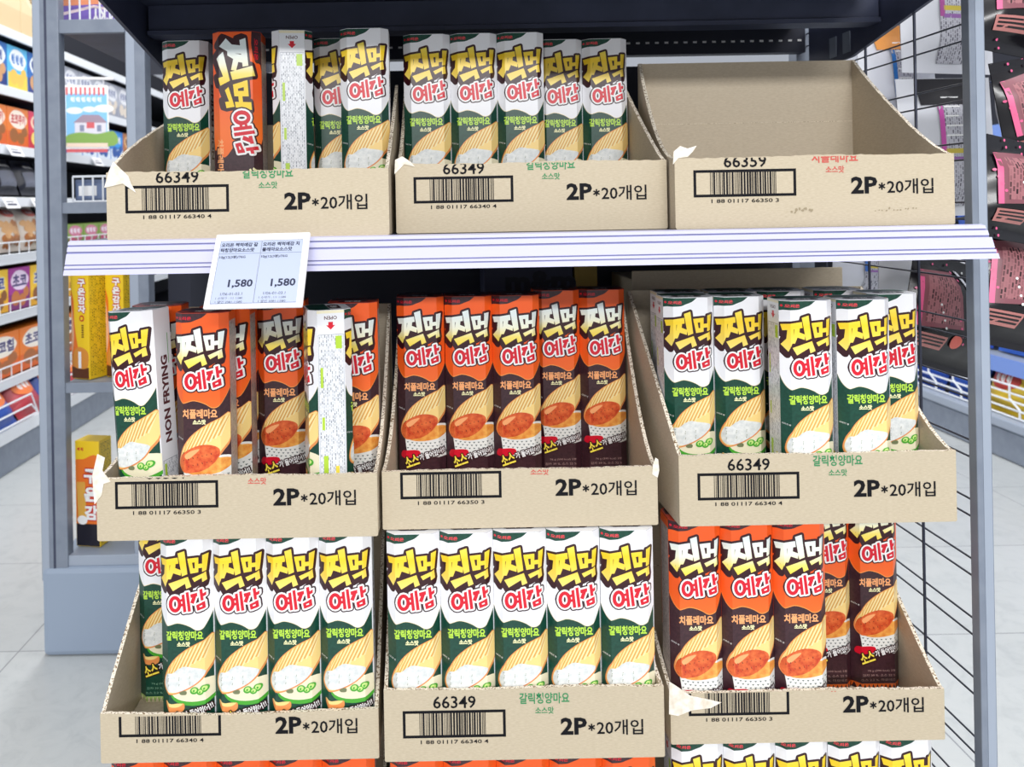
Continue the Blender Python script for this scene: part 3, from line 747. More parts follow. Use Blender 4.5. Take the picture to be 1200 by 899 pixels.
# ------------------------------------------------------------------ things behind the cartons, inside the rack
def plain_carton(name, label, cat, lo, hi, material, art=None, flaps=0):
    root = empty(name, ((lo[0]+hi[0])/2, lo[1], lo[2]), label, cat)
    b = MB(); b.box(lo, hi, material, .002)
    if art: art(b, lo, hi)
    o = b.build('body', root); o.location = -root.location
    if flaps:
        f = MB(); f.box((lo[0], lo[1] - .004, hi[2] - flaps), (hi[0], lo[1] - .0002, hi[2] + .012), CARD_IN, .001)
        f.box((lo[0], lo[1] - .0044, hi[2] - flaps*0.55), (hi[0], lo[1] - .004, hi[2] - flaps*0.55 + .001), EDGE)
        o = f.build('flap', root); o.location = -root.location
    return root
DKBLUE = mat('dark_blue_carton', (46, 50, 76), 0.6); DKTXT = mat('dark_blue_carton_print', (24, 26, 44), 0.6)
OCHRE = mat('ochre_carton', (168, 140, 66), 0.7)
p = P(740, 324, 1.18); q = P(985, 318, 1.18)
plain_carton('cardboard_carton', 'large plain brown cardboard carton standing behind the right middle carton', 'carton', (p.x, 1.18, Z_BASE), (XR - .004, 1.31, p.z - .004), CARD, flaps=.09)
def mm_art(b, lo, hi):
    a = Art(); a.text('m&m', 0, 0, .105, .032, DKTXT, 1, 0.05)
    a.lay(b, lambda x, v, L: (p2.x + x, lo[1] - .0008, p2.z - v))
p2 = P(592, 318, 1.24); r_ = P(566, 300, 1.24); s_ = P(671, 300, 1.24)
plain_carton('dark_carton', 'dark blue carton with m&m lettering behind the centre middle carton', 'carton', (r_.x, 1.24, Z_BASE), (s_.x, 1.32, r_.z - .0), DKBLUE, mm_art)
r_ = P(673, 312, 1.24); s_ = P(700, 312, 1.24)
plain_carton('ochre_carton', 'narrow ochre carton standing beside the dark blue carton', 'carton', (r_.x, 1.24, Z_BASE), (s_.x, 1.32, r_.z), OCHRE)

# ------------------------------------------------------------------ setting: floor, walls
def floor_nodes(nt, b):
    tc = node(nt, 'ShaderNodeTexCoord')
    br = node(nt, 'ShaderNodeTexBrick'); nt.links.new(tc.outputs['Object'], br.inputs[0]); br.offset = 0.0
    br.inputs['Scale'].default_value = 1; br.inputs['Brick Width'].default_value = 0.9; br.inputs['Row Height'].default_value = 0.45; br.inputs['Mortar Size'].default_value = 0.0015
    br.inputs['Color1'].default_value = rgb((198, 201, 201)); br.inputs['Color2'].default_value = rgb((193, 196, 196)); br.inputs['Mortar'].default_value = rgb((140, 142, 148))
    n = node(nt, 'ShaderNodeTexNoise'); n.inputs['Scale'].default_value = 16; n.inputs['Detail'].default_value = 12; n.inputs['Roughness'].default_value = 0.7; n.inputs['Distortion'].default_value = 1.2
    nt.links.new(tc.outputs['Object'], n.inputs['Vector'])
    r = ramp(nt, n.outputs[0], [(0.3, (234, 236, 237)), (0.5, (250, 251, 251)), (0.7, (255, 255, 255))])
    mx = node(nt, 'ShaderNodeMix', data_type='RGBA', blend_type='MULTIPLY'); mx.inputs[0].default_value = 1
    nt.links.new(br.outputs[0], mx.inputs[6]); nt.links.new(r.outputs[0], mx.inputs[7]); nt.links.new(mx.outputs[2], b.inputs['Base Color'])
FLOOR = mat('grey_stone_tile', (188, 190, 195), 0.3, build=floor_nodes)
b = MB(); b.box((-6, -2, -.05), (6, 10, 0), FLOOR); tag(b.build('floor'), kind='structure')
WALL = mat('shop_wall', (226, 230, 238), 0.8)
b = MB(); b.box((-6, 10, -.05), (6, 10.1, 3.2), WALL); tag(b.build('wall_back'), kind='structure')
b = MB(); b.box((-6.1, -2, -.05), (-6, 10.1, 3.2), WALL); tag(b.build('wall_left'), kind='structure')
b = MB(); b.box((6, -2, -.05), (6.1, 10.1, 3.2), WALL); tag(b.build('wall_right'), kind='structure')

# ------------------------------------------------------------------ generic products
def pm(c, rough=0.35): return mat('print_%d_%d_%d' % tuple(c), c, rough)
def product_box(name, label, cat, w_, h, d, base, art, loc, rz, group=None, side=None):
    """a printed carton; art(a, w, h) in millimetres, front towards -y"""
    b = MB(); b.box((-w_/2, 0, 0), (w_/2, d, h), base, .0015)
    a = Art(); art(a, w_*1000, h*1000)
    a.lay(b, lambda x, v, L: (x/1000 - w_/2, -L*.0002, h - v/1000), (), (), (1.5, 1.5, w_*1000 - 1.5, h*1000 - 1.5))
    if side:
        a = Art(); side(a, d*1000, h*1000)
        a.lay(b, lambda x, v, L: (w_/2 + L*.0002, x/1000, h - v/1000), (), (), (1.5, 1.5, d*1000 - 1.5, h*1000 - 1.5))
    o = b.build(name); o.location = loc; o.rotation_euler = (0, 0, rz)
    return tag(o, label, cat, group)
def pouch(name, label, cat, w_, h, t, base, art, loc, rot, group=None, hole=False):
    """a pillow bag with crimped ends, hanging from its top edge; front towards -y, origin at the top"""
    def dep(x, v):
        a = max(0.0, 1 - (2*x/w_)**2); e = min(1, max(0, (v - .018)/(h*.22))) * min(1, max(0, (h - .016 - v)/(h*.22)))
        return -t/2 * a**0.6 * math.sin(e*math.pi/2)
    b = MB(); nx, nv = 12, 22; k = len(b.v)
    for sgn in (1, -1):
        k = len(b.v)
        for j in range(nv + 1):
            for i in range(nx + 1):
                x = -w_/2 + w_*i/nx; v = h*j/nv
                rip = (0.0012*math.sin(i*2.2 + j*0.9)) if 0 < j < nv else 0
                b.v.append((x, sgn*(dep(x, v) - .0006) + rip*(1 if sgn > 0 else -1)*min(1, abs(dep(x, v))/.01), -v))
        for j in range(nv):
            for i in range(nx):
                q = [k + j*(nx+1) + i, k + j*(nx+1) + i + 1, k + (j+1)*(nx+1) + i + 1, k + (j+1)*(nx+1) + i]
                b.f.append(q if sgn < 0 else q[::-1]); b.m.append(b.mi(base))
    a = Art(); art(a, w_*1000, h*1000)
    a.lay(b, lambda x, v, L: (x/1000 - w_/2, dep(x/1000 - w_/2, v/1000) - .0022 - L*.0003, -v/1000), [w_*1000*i/10 for i in range(1, 10)], [h*1000*i/12 for i in range(1, 12)], (1, 1, w_*1000 - 1, h*1000 - 1))
    o = b.build(name, smooth=True); o.location = loc; o.rotation_euler = rot
    return tag(o, label, cat, group)

# ---- yellow roasted-potato boxes in the end bay on the left
YB_ = pm((246, 206, 40)); ORG = pm((238, 120, 40)); BRN = pm((96, 52, 28)); WT = pm((250, 250, 250)); DR = pm((200, 40, 40)); DK = pm((30, 28, 40))
YTXT = mat('yellow_fine_print', (220, 180, 40), .4, build=fineprint((246, 208, 40), (120, 84, 20), (2, 1), .006, .0045))
def potato_art(a, w_, h):
    a.poly(smooth_poly([(-10, 40), (8, 60), (10, 110), (18, 160), (30, 200), (20, 240), (-10, 240)]), ORG, 1)
    a.poly(smooth_poly([(0, 70), (6, 100), (8, 150), (0, 180)]), pm((250, 190, 150)), 2)
    for i, ch in enumerate('구운감자'):
        v = 16 + i*19
        a.halo(ch, w_*.42, v, w_*.42, 17, DR, 3, 1.6, .05); a.text(ch, w_*.42, v, w_*.42, 17, WT, 4, .05)
    a.poly(ellipse(w_*.62, 102, 7, 7), DR, 3); a.poly(ellipse(w_*.62, 102, 4, 4), YB_, 4)
    for i in range(6): a.rect(w_*.6, 116 + i*5, w_*.72, 119 + i*5, BRN, 3)
    a.poly(smooth_poly([(4, h-50), (20, h-70), (w_-6, h-62), (w_-2, h-40), (w_-10, h-24), (8, h-26)]), pm((222, 146, 60)), 2)
    a.rect(0, h-26, w_, h, BRN, 1); a.rect(w_*.4, h-60, w_*.56, h-24, WT, 4)
def potato_side(a, w_, h): a.rect(3, 6, w_-3, h-8, YTXT, 1)
YE = 1.78
for i, (px, lb) in enumerate(((97, 'yellow roasted potato snack box on the grey end shelf, the left one'), (135, 'yellow roasted potato snack box on the grey end shelf, partly behind the leaning snack box'))):
    pl = P(px, 446, YE + .05)
    product_box('potato_snack_box', lb, 'snack box', .052, .235, .07, YB_, potato_art, (pl.x, YE + .04 + .012*i, P(97, 449, YE).z + .0005), R(-24), 'yellow potato snack boxes', potato_side)
def potato_art2(a, w_, h):
    a.rect(0, 0, w_, 40, YB_, 1); a.poly(smooth_poly([(-5, 60), (20, 40), (60, 44), (60, 210), (-5, 210)]), ORG, 2)
    a.marks(6, 14, 16, 8, DR, 2, 2)
    for i, ch in enumerate('구운감'): a.halo(ch, 21, 61 + i*40, 32, 32, DR, 3, 2.6, .05); a.text(ch, 21, 61 + i*40, 32, 32, WT, 4, .05)
    for i in range(4): a.poly([(4 + i*5, 90), (8 + i*5, 90), (12 + i*5, 200), (7 + i*5, 200)], pm((230, 180, 80)), 3)
    a.rect(0, h-50, w_, h, DK, 4); a.poly(ellipse(16, h-58, 12, 10), WT, 5)
pl = P(106, 645, YE + .05)

# ------------------------------------------------------------------ end bay of the neighbouring gondola (left)
PX = lambda px, py: P(px, py, YE)
bay = empty('gondola_shelving', (PX(100, 600).x, YE, 0), 'grey steel end bay of gondola shelving left of the cardboard display', 'shelving')
def bpart(b, name): o = b.build(name, bay); o.location = -bay.location; return o
xl0, xl1 = PX(44, 400).x, PX(75, 400).x; xr0, xr1 = PX(147, 200).x, PX(170, 200).x
floor_z = 0
b = MB(); b.box((xl0, YE, 0.16), (xl1, YE + .03, 1.55), STEEL, .002); b.box((xl0 + .002, YE - .0006, 0.16), (xl0 + .017, YE, 1.55), STEEL_L); b.box((xl0 + .026, YE - .0006, .16), (xl0 + .031, YE, 1.55), NAVY)
bpart(b, 'upright_post')
b = MB(); b.box((xr0, YE + .01, 0.16), (xr1, YE + .05, 1.35), STEEL, .002); b.box((xr0 + .002, YE + .0094, .16), (xr0 + .02, YE + .01, 1.35), STEEL_L); bpart(b, 'upright_post')
for (ya, yb_) in ((22, 38), (237, 250), (449, 461), (652, 664)):
    za, zb2 = PX(100, ya).z, PX(100, yb_).z
    b = MB(); b.box((xl1 - .001, YE + .004, zb2), (xr1 if yb_ > 600 else xr0 + .001, YE + .02, za), STEEL_L if yb_ > 600 else STEEL, .001); bpart(b, 'cross_rail')
    b = MB(); b.box((xl1 - .001, YE + .02, zb2 + .004), (xr1 + .25, YE + .6, za - .001), STEEL_L if yb_ > 400 else NAVY); bpart(b, 'shelf_board')
b = MB(); b.box((PX(50, 700).x, YE - .006, 0.0), (PX(50, 700).x + .5, YE + .62, PX(100, 664).z), mat('blue_grey_base', (150, 164, 184), .45), .012); bpart(b, 'base')
b = MB(); b.box((xr1 + .02, YE + .08, .2), (xr1 + .25, YE + .1, 1.5), NAVY2); bpart(b, 'back_panel')
product_box('potato_snack_box', 'orange and yellow potato stick box standing on the low deck of the end bay', 'snack box', .058, .232, .05, YB_, potato_art2, (pl.x - .004, YE + .05, PX(100, 652).z + .0005), R(-10), None, potato_side)
# box with upside-down name on the top cross rail
PUR = pm((128, 104, 190))
def pocky_art(a, w_, h):
    a.rect(0, 0, w_, h*.28, pm((238, 150, 110)), 1); a.poly([(0, h*.5), (w_*.5, h*.3), (w_, h*.55), (w_, h*.62), (w_*.5, h*.38), (0, h*.6)], pm((250, 226, 230)), 1)
    a.text('POCKY', w_*.72, h*.6, w_*.5, h*.42, WT, 2, .03, rot=180, anchor='c')
pq = P(110, 10, YE + .1)
product_box('biscuit_stick_box', 'purple biscuit stick box with upside-down lettering atop the end bay', 'snack box', .17, .075, .05, PUR, pocky_art, (pq.x, YE + .1, PX(100, 22).z + .001), R(-6))
def fence(name, label, pts, z0, h, n, mt, parent_loc, rails=(0, 1)):
    b = MB()
    for t in rails: b.tube([(p_[0], p_[1], z0 + h*t) for p_ in pts], .0028, mt)
    L = len(pts) - 1
    for i in range(n + 1):
        t = i/n*L; k = min(int(t), L-1); f_ = t - k
        x = pts[k][0] + (pts[k+1][0]-pts[k][0])*f_; y = pts[k][1] + (pts[k+1][1]-pts[k][1])*f_
        b.tube([(x, y, z0), (x, y, z0 + h)], .0022, mt, 5)
    o = b.build(name)
    return tag(o, label, 'wire fence')
for py, lb in ((22, 'short grey wire fence on the top rail of the end bay'), (237, 'short grey wire fence above the middle rail of the end bay')):
    zz = PX(100, py).z
    o = fence('wire_fence', lb, [(xl1 + .004, YE + .05), (xr0 - .002, YE + .05)], zz + .002, .055, 6, WSHELF, None)
def blue_pack(a, w_, h): a.rect(4, 8, w_-4, h-8, pm((110, 126, 160)), 1); a.rect(8, 14, w_*.4, h-14, WT, 2)
product_box('blue_grey_box', 'blue grey box behind the small wire fence of the end bay', 'box', .12, .05, .06, pm((96, 110, 140)), blue_pack, (PX(105, 237).x, YE + .07, PX(100, 237).z + .001), R(0))

# ------------------------------------------------------------------ aisle shelving on the left, running away from us
XA = -1.56
aisle = empty('aisle_shelving', (XA, 4, 0), 'white edged aisle shelving full of snacks running back at far left', 'shelving')
def apart(b, name, root=None): root = root or aisle; o = b.build(name, root); o.location = -root.location; return o
LEV = [0.17, 0.335, 0.575, 0.79, 1.005, 1.20, 1.42, 1.64]
DARKB = mat('dark_aisle_back', (30, 32, 44), .7)
for zz in LEV[1:]:
    b = MB(); b.box((XA - .45, 2.5, zz - .03), (XA, 7.5, zz - .002), DARKB); b.box((XA - .004, 2.5, zz - .034), (XA + .006, 7.5, zz + .002), WSHELF, .001)
    apart(b, 'shelf_board')
b = MB(); b.box((XA - .5, 2.5, 0), (XA - .45, 7.5, 1.95), DARKB); apart(b, 'back_panel')
b = MB(); b.box((XA - .45, 2.5, .0), (XA + .02, 7.5, .12), STEEL, .004); b.box((XA - .02, 2.5, .12), (XA + .04, 7.5, .17), WSHELF, .004); apart(b, 'base')

def mk_art(base2, blob, word, wcol, pict, outline=None):
    def f(a, w_, h):
        a.rect(0, h*.62, w_, h, pm(base2), 1)
        if pict:
            for i, (cx_, cy_, r_) in enumerate(((.3, .72, .2), (.62, .78, .17), (.8, .6, .14))):
                a.poly(ellipse(w_*cx_, h*cy_, w_*r_, h*r_*.9, 0, 14), pm(pict), 2 + i)
        a.poly(smooth_poly([(w_*.08, h*.3), (w_*.3, h*.08), (w_*.7, h*.1), (w_*.93, h*.3), (w_*.7, h*.52), (w_*.28, h*.5)]), pm(blob), 5)
        if outline and word: a.halo(word, w_*.16, h*.16, w_*.68, h*.28, pm(outline), 6, 2.5, .04, 0, 6)
        if word: a.text(word, w_*.16, h*.16, w_*.68, h*.28, pm(wcol), 7, .04)
        else: a.marks(w_*.18, h*.17, w_*.64, h*.25, pm(wcol), 7)
    return f
KINDS = {
 'blue':   ((42, 110, 190), mk_art((30, 60, 130), (240, 246, 252), None, (30, 60, 140), (214, 160, 110)), 'blue and white biscuit box'),
 'sky':    ((90, 190, 240), mk_art((240, 214, 80), (244, 250, 254), None, (40, 110, 190), (250, 200, 90)), 'sky blue biscuit box'),
 'grey':   ((178, 182, 196), mk_art((150, 154, 170), (236, 238, 244), None, (110, 120, 160), (226, 214, 200)), 'pale grey biscuit box'),
 'orange': ((238, 130, 50), mk_art((226, 100, 40), (252, 236, 220), '초코쿠키', (200, 40, 50), (160, 96, 50)), 'orange cookie box'),
 'pink':   ((226, 60, 90), mk_art((200, 40, 70), (250, 220, 190), None, (220, 40, 80), (250, 220, 120)), 'pink red cookie box'),
 'amber':  ((190, 120, 70), mk_art((150, 90, 50), (240, 190, 140), None, (90, 40, 20), (120, 70, 40)), 'amber brown cookie box'),
 'cyan':   ((40, 130, 220), mk_art((230, 240, 250), (60, 160, 236), None, (250, 250, 250), (40, 90, 170)), 'bright blue snack box'),
 'yellow': ((246, 198, 46), mk_art((236, 176, 30), (250, 214, 80), '초코', (50, 60, 140), (140, 84, 40), (250, 250, 250)), 'yellow chocolate biscuit box'),
 'purple': ((168, 50, 150), mk_art((130, 40, 120), (240, 220, 244), '초코', (60, 40, 110), (200, 120, 60)), 'purple chocolate biscuit box'),
 'choco':  ((240, 128, 40), mk_art((226, 104, 30), (250, 240, 226), '초코칩', (60, 44, 110), (170, 100, 50), (250, 250, 250)), 'orange chocolate chip box'),
 'green':  ((130, 160, 70), mk_art((100, 130, 50), (206, 120, 150), None, (240, 230, 240), (190, 70, 110)), 'green fruit biscuit box'),
 'cream':  ((236, 214, 172), mk_art((226, 200, 156), (244, 226, 190), None, (150, 120, 80), None), 'cream storage carton'),
}
def shelf_run(level, kinds, y_start, wd, ht, gap=.006, where='', ynext=None, depth=.1):
    y = y_start; counts = {}
    tot = {}
    for k in kinds:
        if k: tot[k] = tot.get(k, 0) + 1
    for k in kinds:
        if k is None: y += wd + gap; continue
        base, art, desc = KINDS[k]; counts[k] = counts.get(k, 0) + 1
        n = ORD[counts[k]-1] + ' ' if tot[k] > 1 else ''
        lb = (f'{n}{desc} from near end, {where}' if tot[k] > 1 else f'{desc} on the {where}'.replace('on the on', 'on'))
        product_box('cookie_box' if k != 'cream' else 'storage_carton', lb, 'snack box' if k != 'cream' else 'carton', wd, ht, depth, pm(base), art,
                    (XA - .012, y + wd/2, LEV[level] + .0025), R(90), f'{desc}es on the aisle shelf')
        y += wd + gap
shelf_run(7, ['cream', 'cream'], 2.95, .30, .24, where='top aisle shelf at far left', depth=.3)
shelf_run(6, ['blue', 'sky', 'blue', 'grey', 'grey', 'grey', 'grey', 'grey', 'grey', 'grey', 'grey'], 2.98, .155, .165, where='seventh aisle shelf up')
shelf_run(5, ['orange', 'orange', 'pink', None, 'cyan', 'cyan', 'cyan', 'cyan', 'amber', 'amber', 'amber'], 2.96, .165, .15, where='sixth aisle shelf up')
shelf_run(2, ['yellow', 'purple', 'yellow', 'yellow', 'yellow', 'yellow'], 2.95, .165, .16, where='third aisle shelf up')
shelf_run(1, ['choco', 'choco', 'choco', 'choco', 'choco'], 2.93, .26, .165, where='second aisle shelf up')
shelf_run(3, [None]*3 + ['green']*5, 2.93, .17, .10, where='fourth aisle shelf up')
# bags of nuts and biscuits
CLEAR = pm((232, 220, 208)); NUT = pm((190, 122, 70)); NUT2 = pm((226, 176, 124))
def nut_art(a, w_, h):
    for i in range(22):
        a.poly(ellipse(w_*(.14 + .72*((i*37) % 23)/23), h*(.44 + .46*((i*29) % 19)/19), w_*.09, w_*.08, i*30, 10), NUT if i % 2 else NUT2, 1 + i % 3)
    a.poly(ellipse(w_*.5, h*.22, w_*.28, h*.1, 0, 16), pm((214, 120, 110)), 3); a.marks(w_*.36, h*.18, w_*.28, h*.08, WT, 4, 2)
for i in range(3):
    pouch('nut_bag', f'{ORD[i]} clear bag of nut biscuits from the near end, fourth aisle shelf up', 'snack bag', .17, .19, .07, CLEAR, nut_art, (XA - .09, 3.02 + i*.175, LEV[3] + .192), (R(-14), 0, R(90)), 'nut biscuit bags')
BLK = pm((44, 46, 58)); GRY = pm((120, 124, 140))
def dark_art(a, w_, h): a.rect(w_*.15, h*.4, w_*.85, h*.8, GRY, 1); a.marks(w_*.3, h*.18, w_*.4, h*.12, WT, 2)
for i in range(4):
    pouch('dark_snack_bag', f'{ORD[i]} black snack bag from the near end, fifth aisle shelf up', 'snack bag', .17, .15, .06, BLK, dark_art, (XA - .09, 2.99 + i*.19, LEV[4] + .152), (R(-20), 0, R(90)), 'black snack bags')
BLU = pm((40, 80, 170)); RDB = pm((180, 60, 70))
def bag_art(c, wd): 
    def f(a, w_, h): a.poly(ellipse(w_*.5, h*.4, w_*.36, h*.2), pm(c), 1); a.marks(w_*.28, h*.33, w_*.44, h*.14, WT, 2)
    return f
for i in range(4):
    pouch('chip_bag', f'{ORD[i]} blue or red chip bag from the near end in the bottom wire basket', 'snack bag', .2, .2, .08, BLU if i % 2 == 0 else RDB, bag_art((230, 120, 60), '감자칩'), (XA - .08, 2.98 + i*.215, LEV[0] + .16), (R(-35), 0, R(90)))
def aisle_fence(z0, h, n, lb): return fence('wire_fence', lb, [(XA + .012, 2.7), (XA + .012, 6.5)], z0, h, n, WSHELF, None)
aisle_fence(LEV[3] + .003, .045, 50, 'thin wire fence before the nut bags on the fourth aisle shelf')
aisle_fence(LEV[2] + .003, .035, 50, 'thin wire fence before the yellow boxes on the third aisle shelf')
aisle_fence(LEV[1] + .003, .045, 50, 'thin wire fence before the orange boxes on the second aisle shelf')
b = MB()
for yy in (2.6, 3.25, 3.9, 4.55):
    for t in (.0, .045, .09): b.tube([(XA + .05, yy, LEV[0] + .012 + t*.9), (XA + .05, yy + .55, LEV[0] + .012 + t*.9), (XA + .05, yy + .60, LEV[0] + .012)], .0035, WSHELF)
tag(b.build('wire_basket'), 'white wire basket front along the bottom of the left aisle shelving', 'wire basket')
# slanted white price cards
for i, (yy, lv) in enumerate(((3.08, 4), (3.3, 4), (3.12, 5), (3.9, 5), (4.2, 5))):
    b = MB(); b.box((-.05, -.001, -.045), (.05, .001, 0), WHITE); a = Art(); a.rect(-36, 16, 20, 20, pm((60, 64, 90)), 1); a.rect(-36, 26, 34, 34, pm((60, 64, 90)), 1); a.lay(b, lambda x, v, L: (x/1000, -.0014, -v/1000))
    o = b.build('price_card'); o.location = (XA + .012, yy, LEV[lv] + .0); o.rotation_euler = (R(-28), 0, R(90))
    tag(o, f'{["nearest", "second", "nearest", "second", "third"][i]} white slanted price card on the {"fifth" if lv == 4 else "sixth"} aisle shelf edge', 'price card', 'aisle price cards')
# hanging poster: a candy house under a striped awning
sg = empty('hanging_sign', (0, 0, 0), 'small blue picture sign with red striped awning hanging in the left aisle', 'sign')
SKY = pm((120, 190, 236)); GRS = pm((120, 164, 60)); HS = pm((214, 214, 226)); ST = pm((206, 76, 84)); CL = pm((232, 244, 252))
sw_, sh_ = .178, .275
b = MB(); b.box((-sw_/2, 0, -sh_), (sw_/2, .004, 0), WT, .001); a = Art(); W, Hh = sw_*1000, sh_*1000
a.rect(5, 28, W-5, Hh-6, SKY, 1)
for i in range(9): a.rect(5 + i*(W-10)/9, 8, 5 + (i+.5)*(W-10)/9, 36, ST, 2); a.poly(ellipse(5 + (i+.25)*(W-10)/9, 36, (W-10)/36, 8), ST, 3); a.rect(5 + (i+.5)*(W-10)/9, 8, 5 + (i+1)*(W-10)/9, 36, WT, 2)
a.marks(24, 50, 130, 22, CL, 3, 6)
for cx_, cy_, r_ in ((40, 110, 24), (160, 100, 28), (100, 104, 20)): a.poly(ellipse(cx_, cy_, r_*1.4, r_*.6), CL, 2)
a.poly([(40, 210), (40, 160), (70, 132), (140, 132), (168, 160), (168, 210)], HS, 3); a.poly([(34, 162), (72, 128), (140, 128), (174, 162)], pm((150, 130, 150)), 4); a.rect(88, 160, 120, 186, ST, 5); a.rect(60, 172, 78, 200, pm((120, 130, 160)), 5); a.rect(130, 172, 148, 200, pm((120, 130, 160)), 5)
a.poly(smooth_poly([(5, 220), (60, 204), (130, 210), (200, 200), (200, 262), (5, 262)]), GRS, 4); a.rect(5, 250, W-5, 268, pm((232, 210, 190)), 5); a.rect(5, 276, W-5, 290, ST, 5)
a.lay(b, lambda x, v, L: (x/1000 - sw_/2, -L*.0004, -v/1000)); b.build('board', sg)
b = MB(); b.tube([(-sw_*.55, .004, .03), (sw_*.62, .004, .03)], .006, WHITE); b.tube([(-.07, .004, .03), (-.07, .003, 0)], .002, WHITE); b.tube([(.07, .004, .03), (.07, .003, 0)], .002, WHITE); b.build('hanging_bar', sg)
sg.location = P(101, 100, 3.6); sg.rotation_euler = (0, 0, R(12))

# ------------------------------------------------------------------ right aisle run
XRr = 2.05
ra = empty('aisle_shelving', (XRr, 3, 0), 'grey aisle shelving with wire basket seen through the mesh at far right', 'shelving')
b = MB(); b.box((XRr, 1.6, 0), (XRr + .5, 7, .115), STEEL, .01); b.box((XRr - .015, 1.6, .115), (XRr + .05, 7, .15), STEEL_L, .006); apart(b, 'base', ra)
for zz in (.35, .80, 1.2):
    b = MB(); b.box((XRr + .04, 1.6, zz - .025), (XRr + .5, 7, zz), STEEL_L); b.box((XRr + .03, 1.6, zz - .05), (XRr + .042, 7, zz + .004), mat('aisle_price_strip', (120, 150, 220), .4)); apart(b, 'shelf_board', ra)
b = MB(); b.box((XRr + .5, 1.6, 0), (XRr + .53, 7, 1.9), DARKB); apart(b, 'back_panel', ra)
b = MB()
for t in range(5): b.tube([(XRr + .02, 1.7, .156 + t*.028), (XRr + .02, 6.5, .156 + t*.028)], .004, WSHELF)
yy = 1.8
while yy < 6.4:
    b.tube([(XRr + .018, yy, .156), (XRr + .018, yy, .19), (XRr + .018, yy + .05, .22), (XRr + .018, yy + .05, .268)], .004, WSHELF); yy += .16
tag(b.build('wire_basket'), 'white wire basket front along the right aisle shelving', 'wire basket')
RK = [((36, 84, 190), '새우칩', (250, 210, 60)), ((50, 100, 200), '감자칩', (230, 90, 60)), ((30, 70, 170), '양파링', (90, 200, 120)), ((44, 92, 196), '고구마', (240, 160, 60)), ((240, 206, 60), '콘칩', (200, 60, 50)), ((40, 90, 190), '나쵸', (240, 120, 60))]
for i in range(8):
    c, wd, c2 = RK[i % 6]
    pouch('chip_bag', f'{["first","second","third","fourth","fifth","sixth","seventh","eighth"][i]} chip bag from the near end in the right aisle wire basket', 'snack bag', .2, .21, .09, pm(c), bag_art(c2, wd), (XRr + .14, 2.15 + i*.23, .335), (R(-20), 0, R(-90)), 'chip bags in the right basket')
    c, wd, c2 = RK[(i+2) % 6]
    pouch('cookie_bag', f'{ORD[i]} snack bag from the near end on the second right aisle shelf', 'snack bag', .2, .2, .09, pm(c), bag_art(c2, wd), (XRr + .16, 2.15 + i*.23, 1.002), (R(-12), 0, R(-90)), 'snack bags on the second right aisle shelf')
    c, wd, c2 = RK[(i+3) % 6]
    pouch('cookie_bag', f'{["first","second","third","fourth","fifth","sixth","seventh","eighth"][i]} snack bag from the near end on the low right aisle shelf', 'snack bag', .2, .2, .09, pm(c), bag_art(c2, wd), (XRr + .16, 2.15 + i*.23, .552), (R(-12), 0, R(-90)), 'snack bags on the right aisle shelf')
for i, yy in enumerate((2.35, 2.75, 3.15, 3.5)):
    b = MB(); b.box((-.045, -.001, -.05), (.045, .001, 0), WHITE); a = Art(); a.rect(-34, 14, 10, 18, pm((150, 70, 90)), 1); a.rect(-34, 24, 30, 34, pm((150, 70, 90)), 1); a.lay(b, lambda x, v, L: (x/1000, -.0014, -v/1000))
    o = b.build('price_card'); o.location = (XRr + .026, yy, .352); o.rotation_euler = (R(-20), 0, R(-90)); tag(o, f'{ORD[i]} white price card from the near end on the low right aisle shelf edge', 'price card', 'right aisle price cards')

# ------------------------------------------------------------------ hanging bags beyond the mesh
FOIL = pm((214, 216, 224), .4); FP = mat('bag_fine_print', (150, 150, 160), .45, build=fineprint((196, 196, 206), (70, 66, 86), (2, 0), .007, .004))
HOLE = pm((20, 20, 26)); PNK = pm((236, 100, 150)); BLACK = pm((20, 18, 24), .22); PKP = pm((140, 84, 94))
def foil_art(tint, top, c0=.36, c1=.64, body=None):
    def f(a, w_, h):
        if body: a.rect(0, 0, w_*.62, h, pm(body), 1)
        if top: a.rect(w_*.2, 0, w_*.8, h*.2, pm(top), 4)
        a.rect(w_*c0, h*.1, w_*c1, h*.93, FP, 2); a.rect(w_*c0, h*.1, w_*(c0 + .05), h*.6, pm(tint), 3)
        a.rect(w_*(c0 + .04), h*.52, w_*(c1 - .02), h*.555, pm((206, 186, 70)), 3); a.rect(w_*(c0 + .04), h*.58, w_*(c1 - .06), h*.61, pm((150, 100, 170)), 3)
        for q in range(5): a.rect(w_*(c0 + .06), h*(.14 + .07*q), w_*(c1 - .02 - .03*(q % 3)), h*(.15 + .07*q), WT, 3)
        a.poly(ellipse(w_*.84, h*.1, w_*.03, h*.045), HOLE, 3); a.poly(ellipse(w_*.84, h*.86, w_*.028, h*.06), HOLE, 3)
    return f
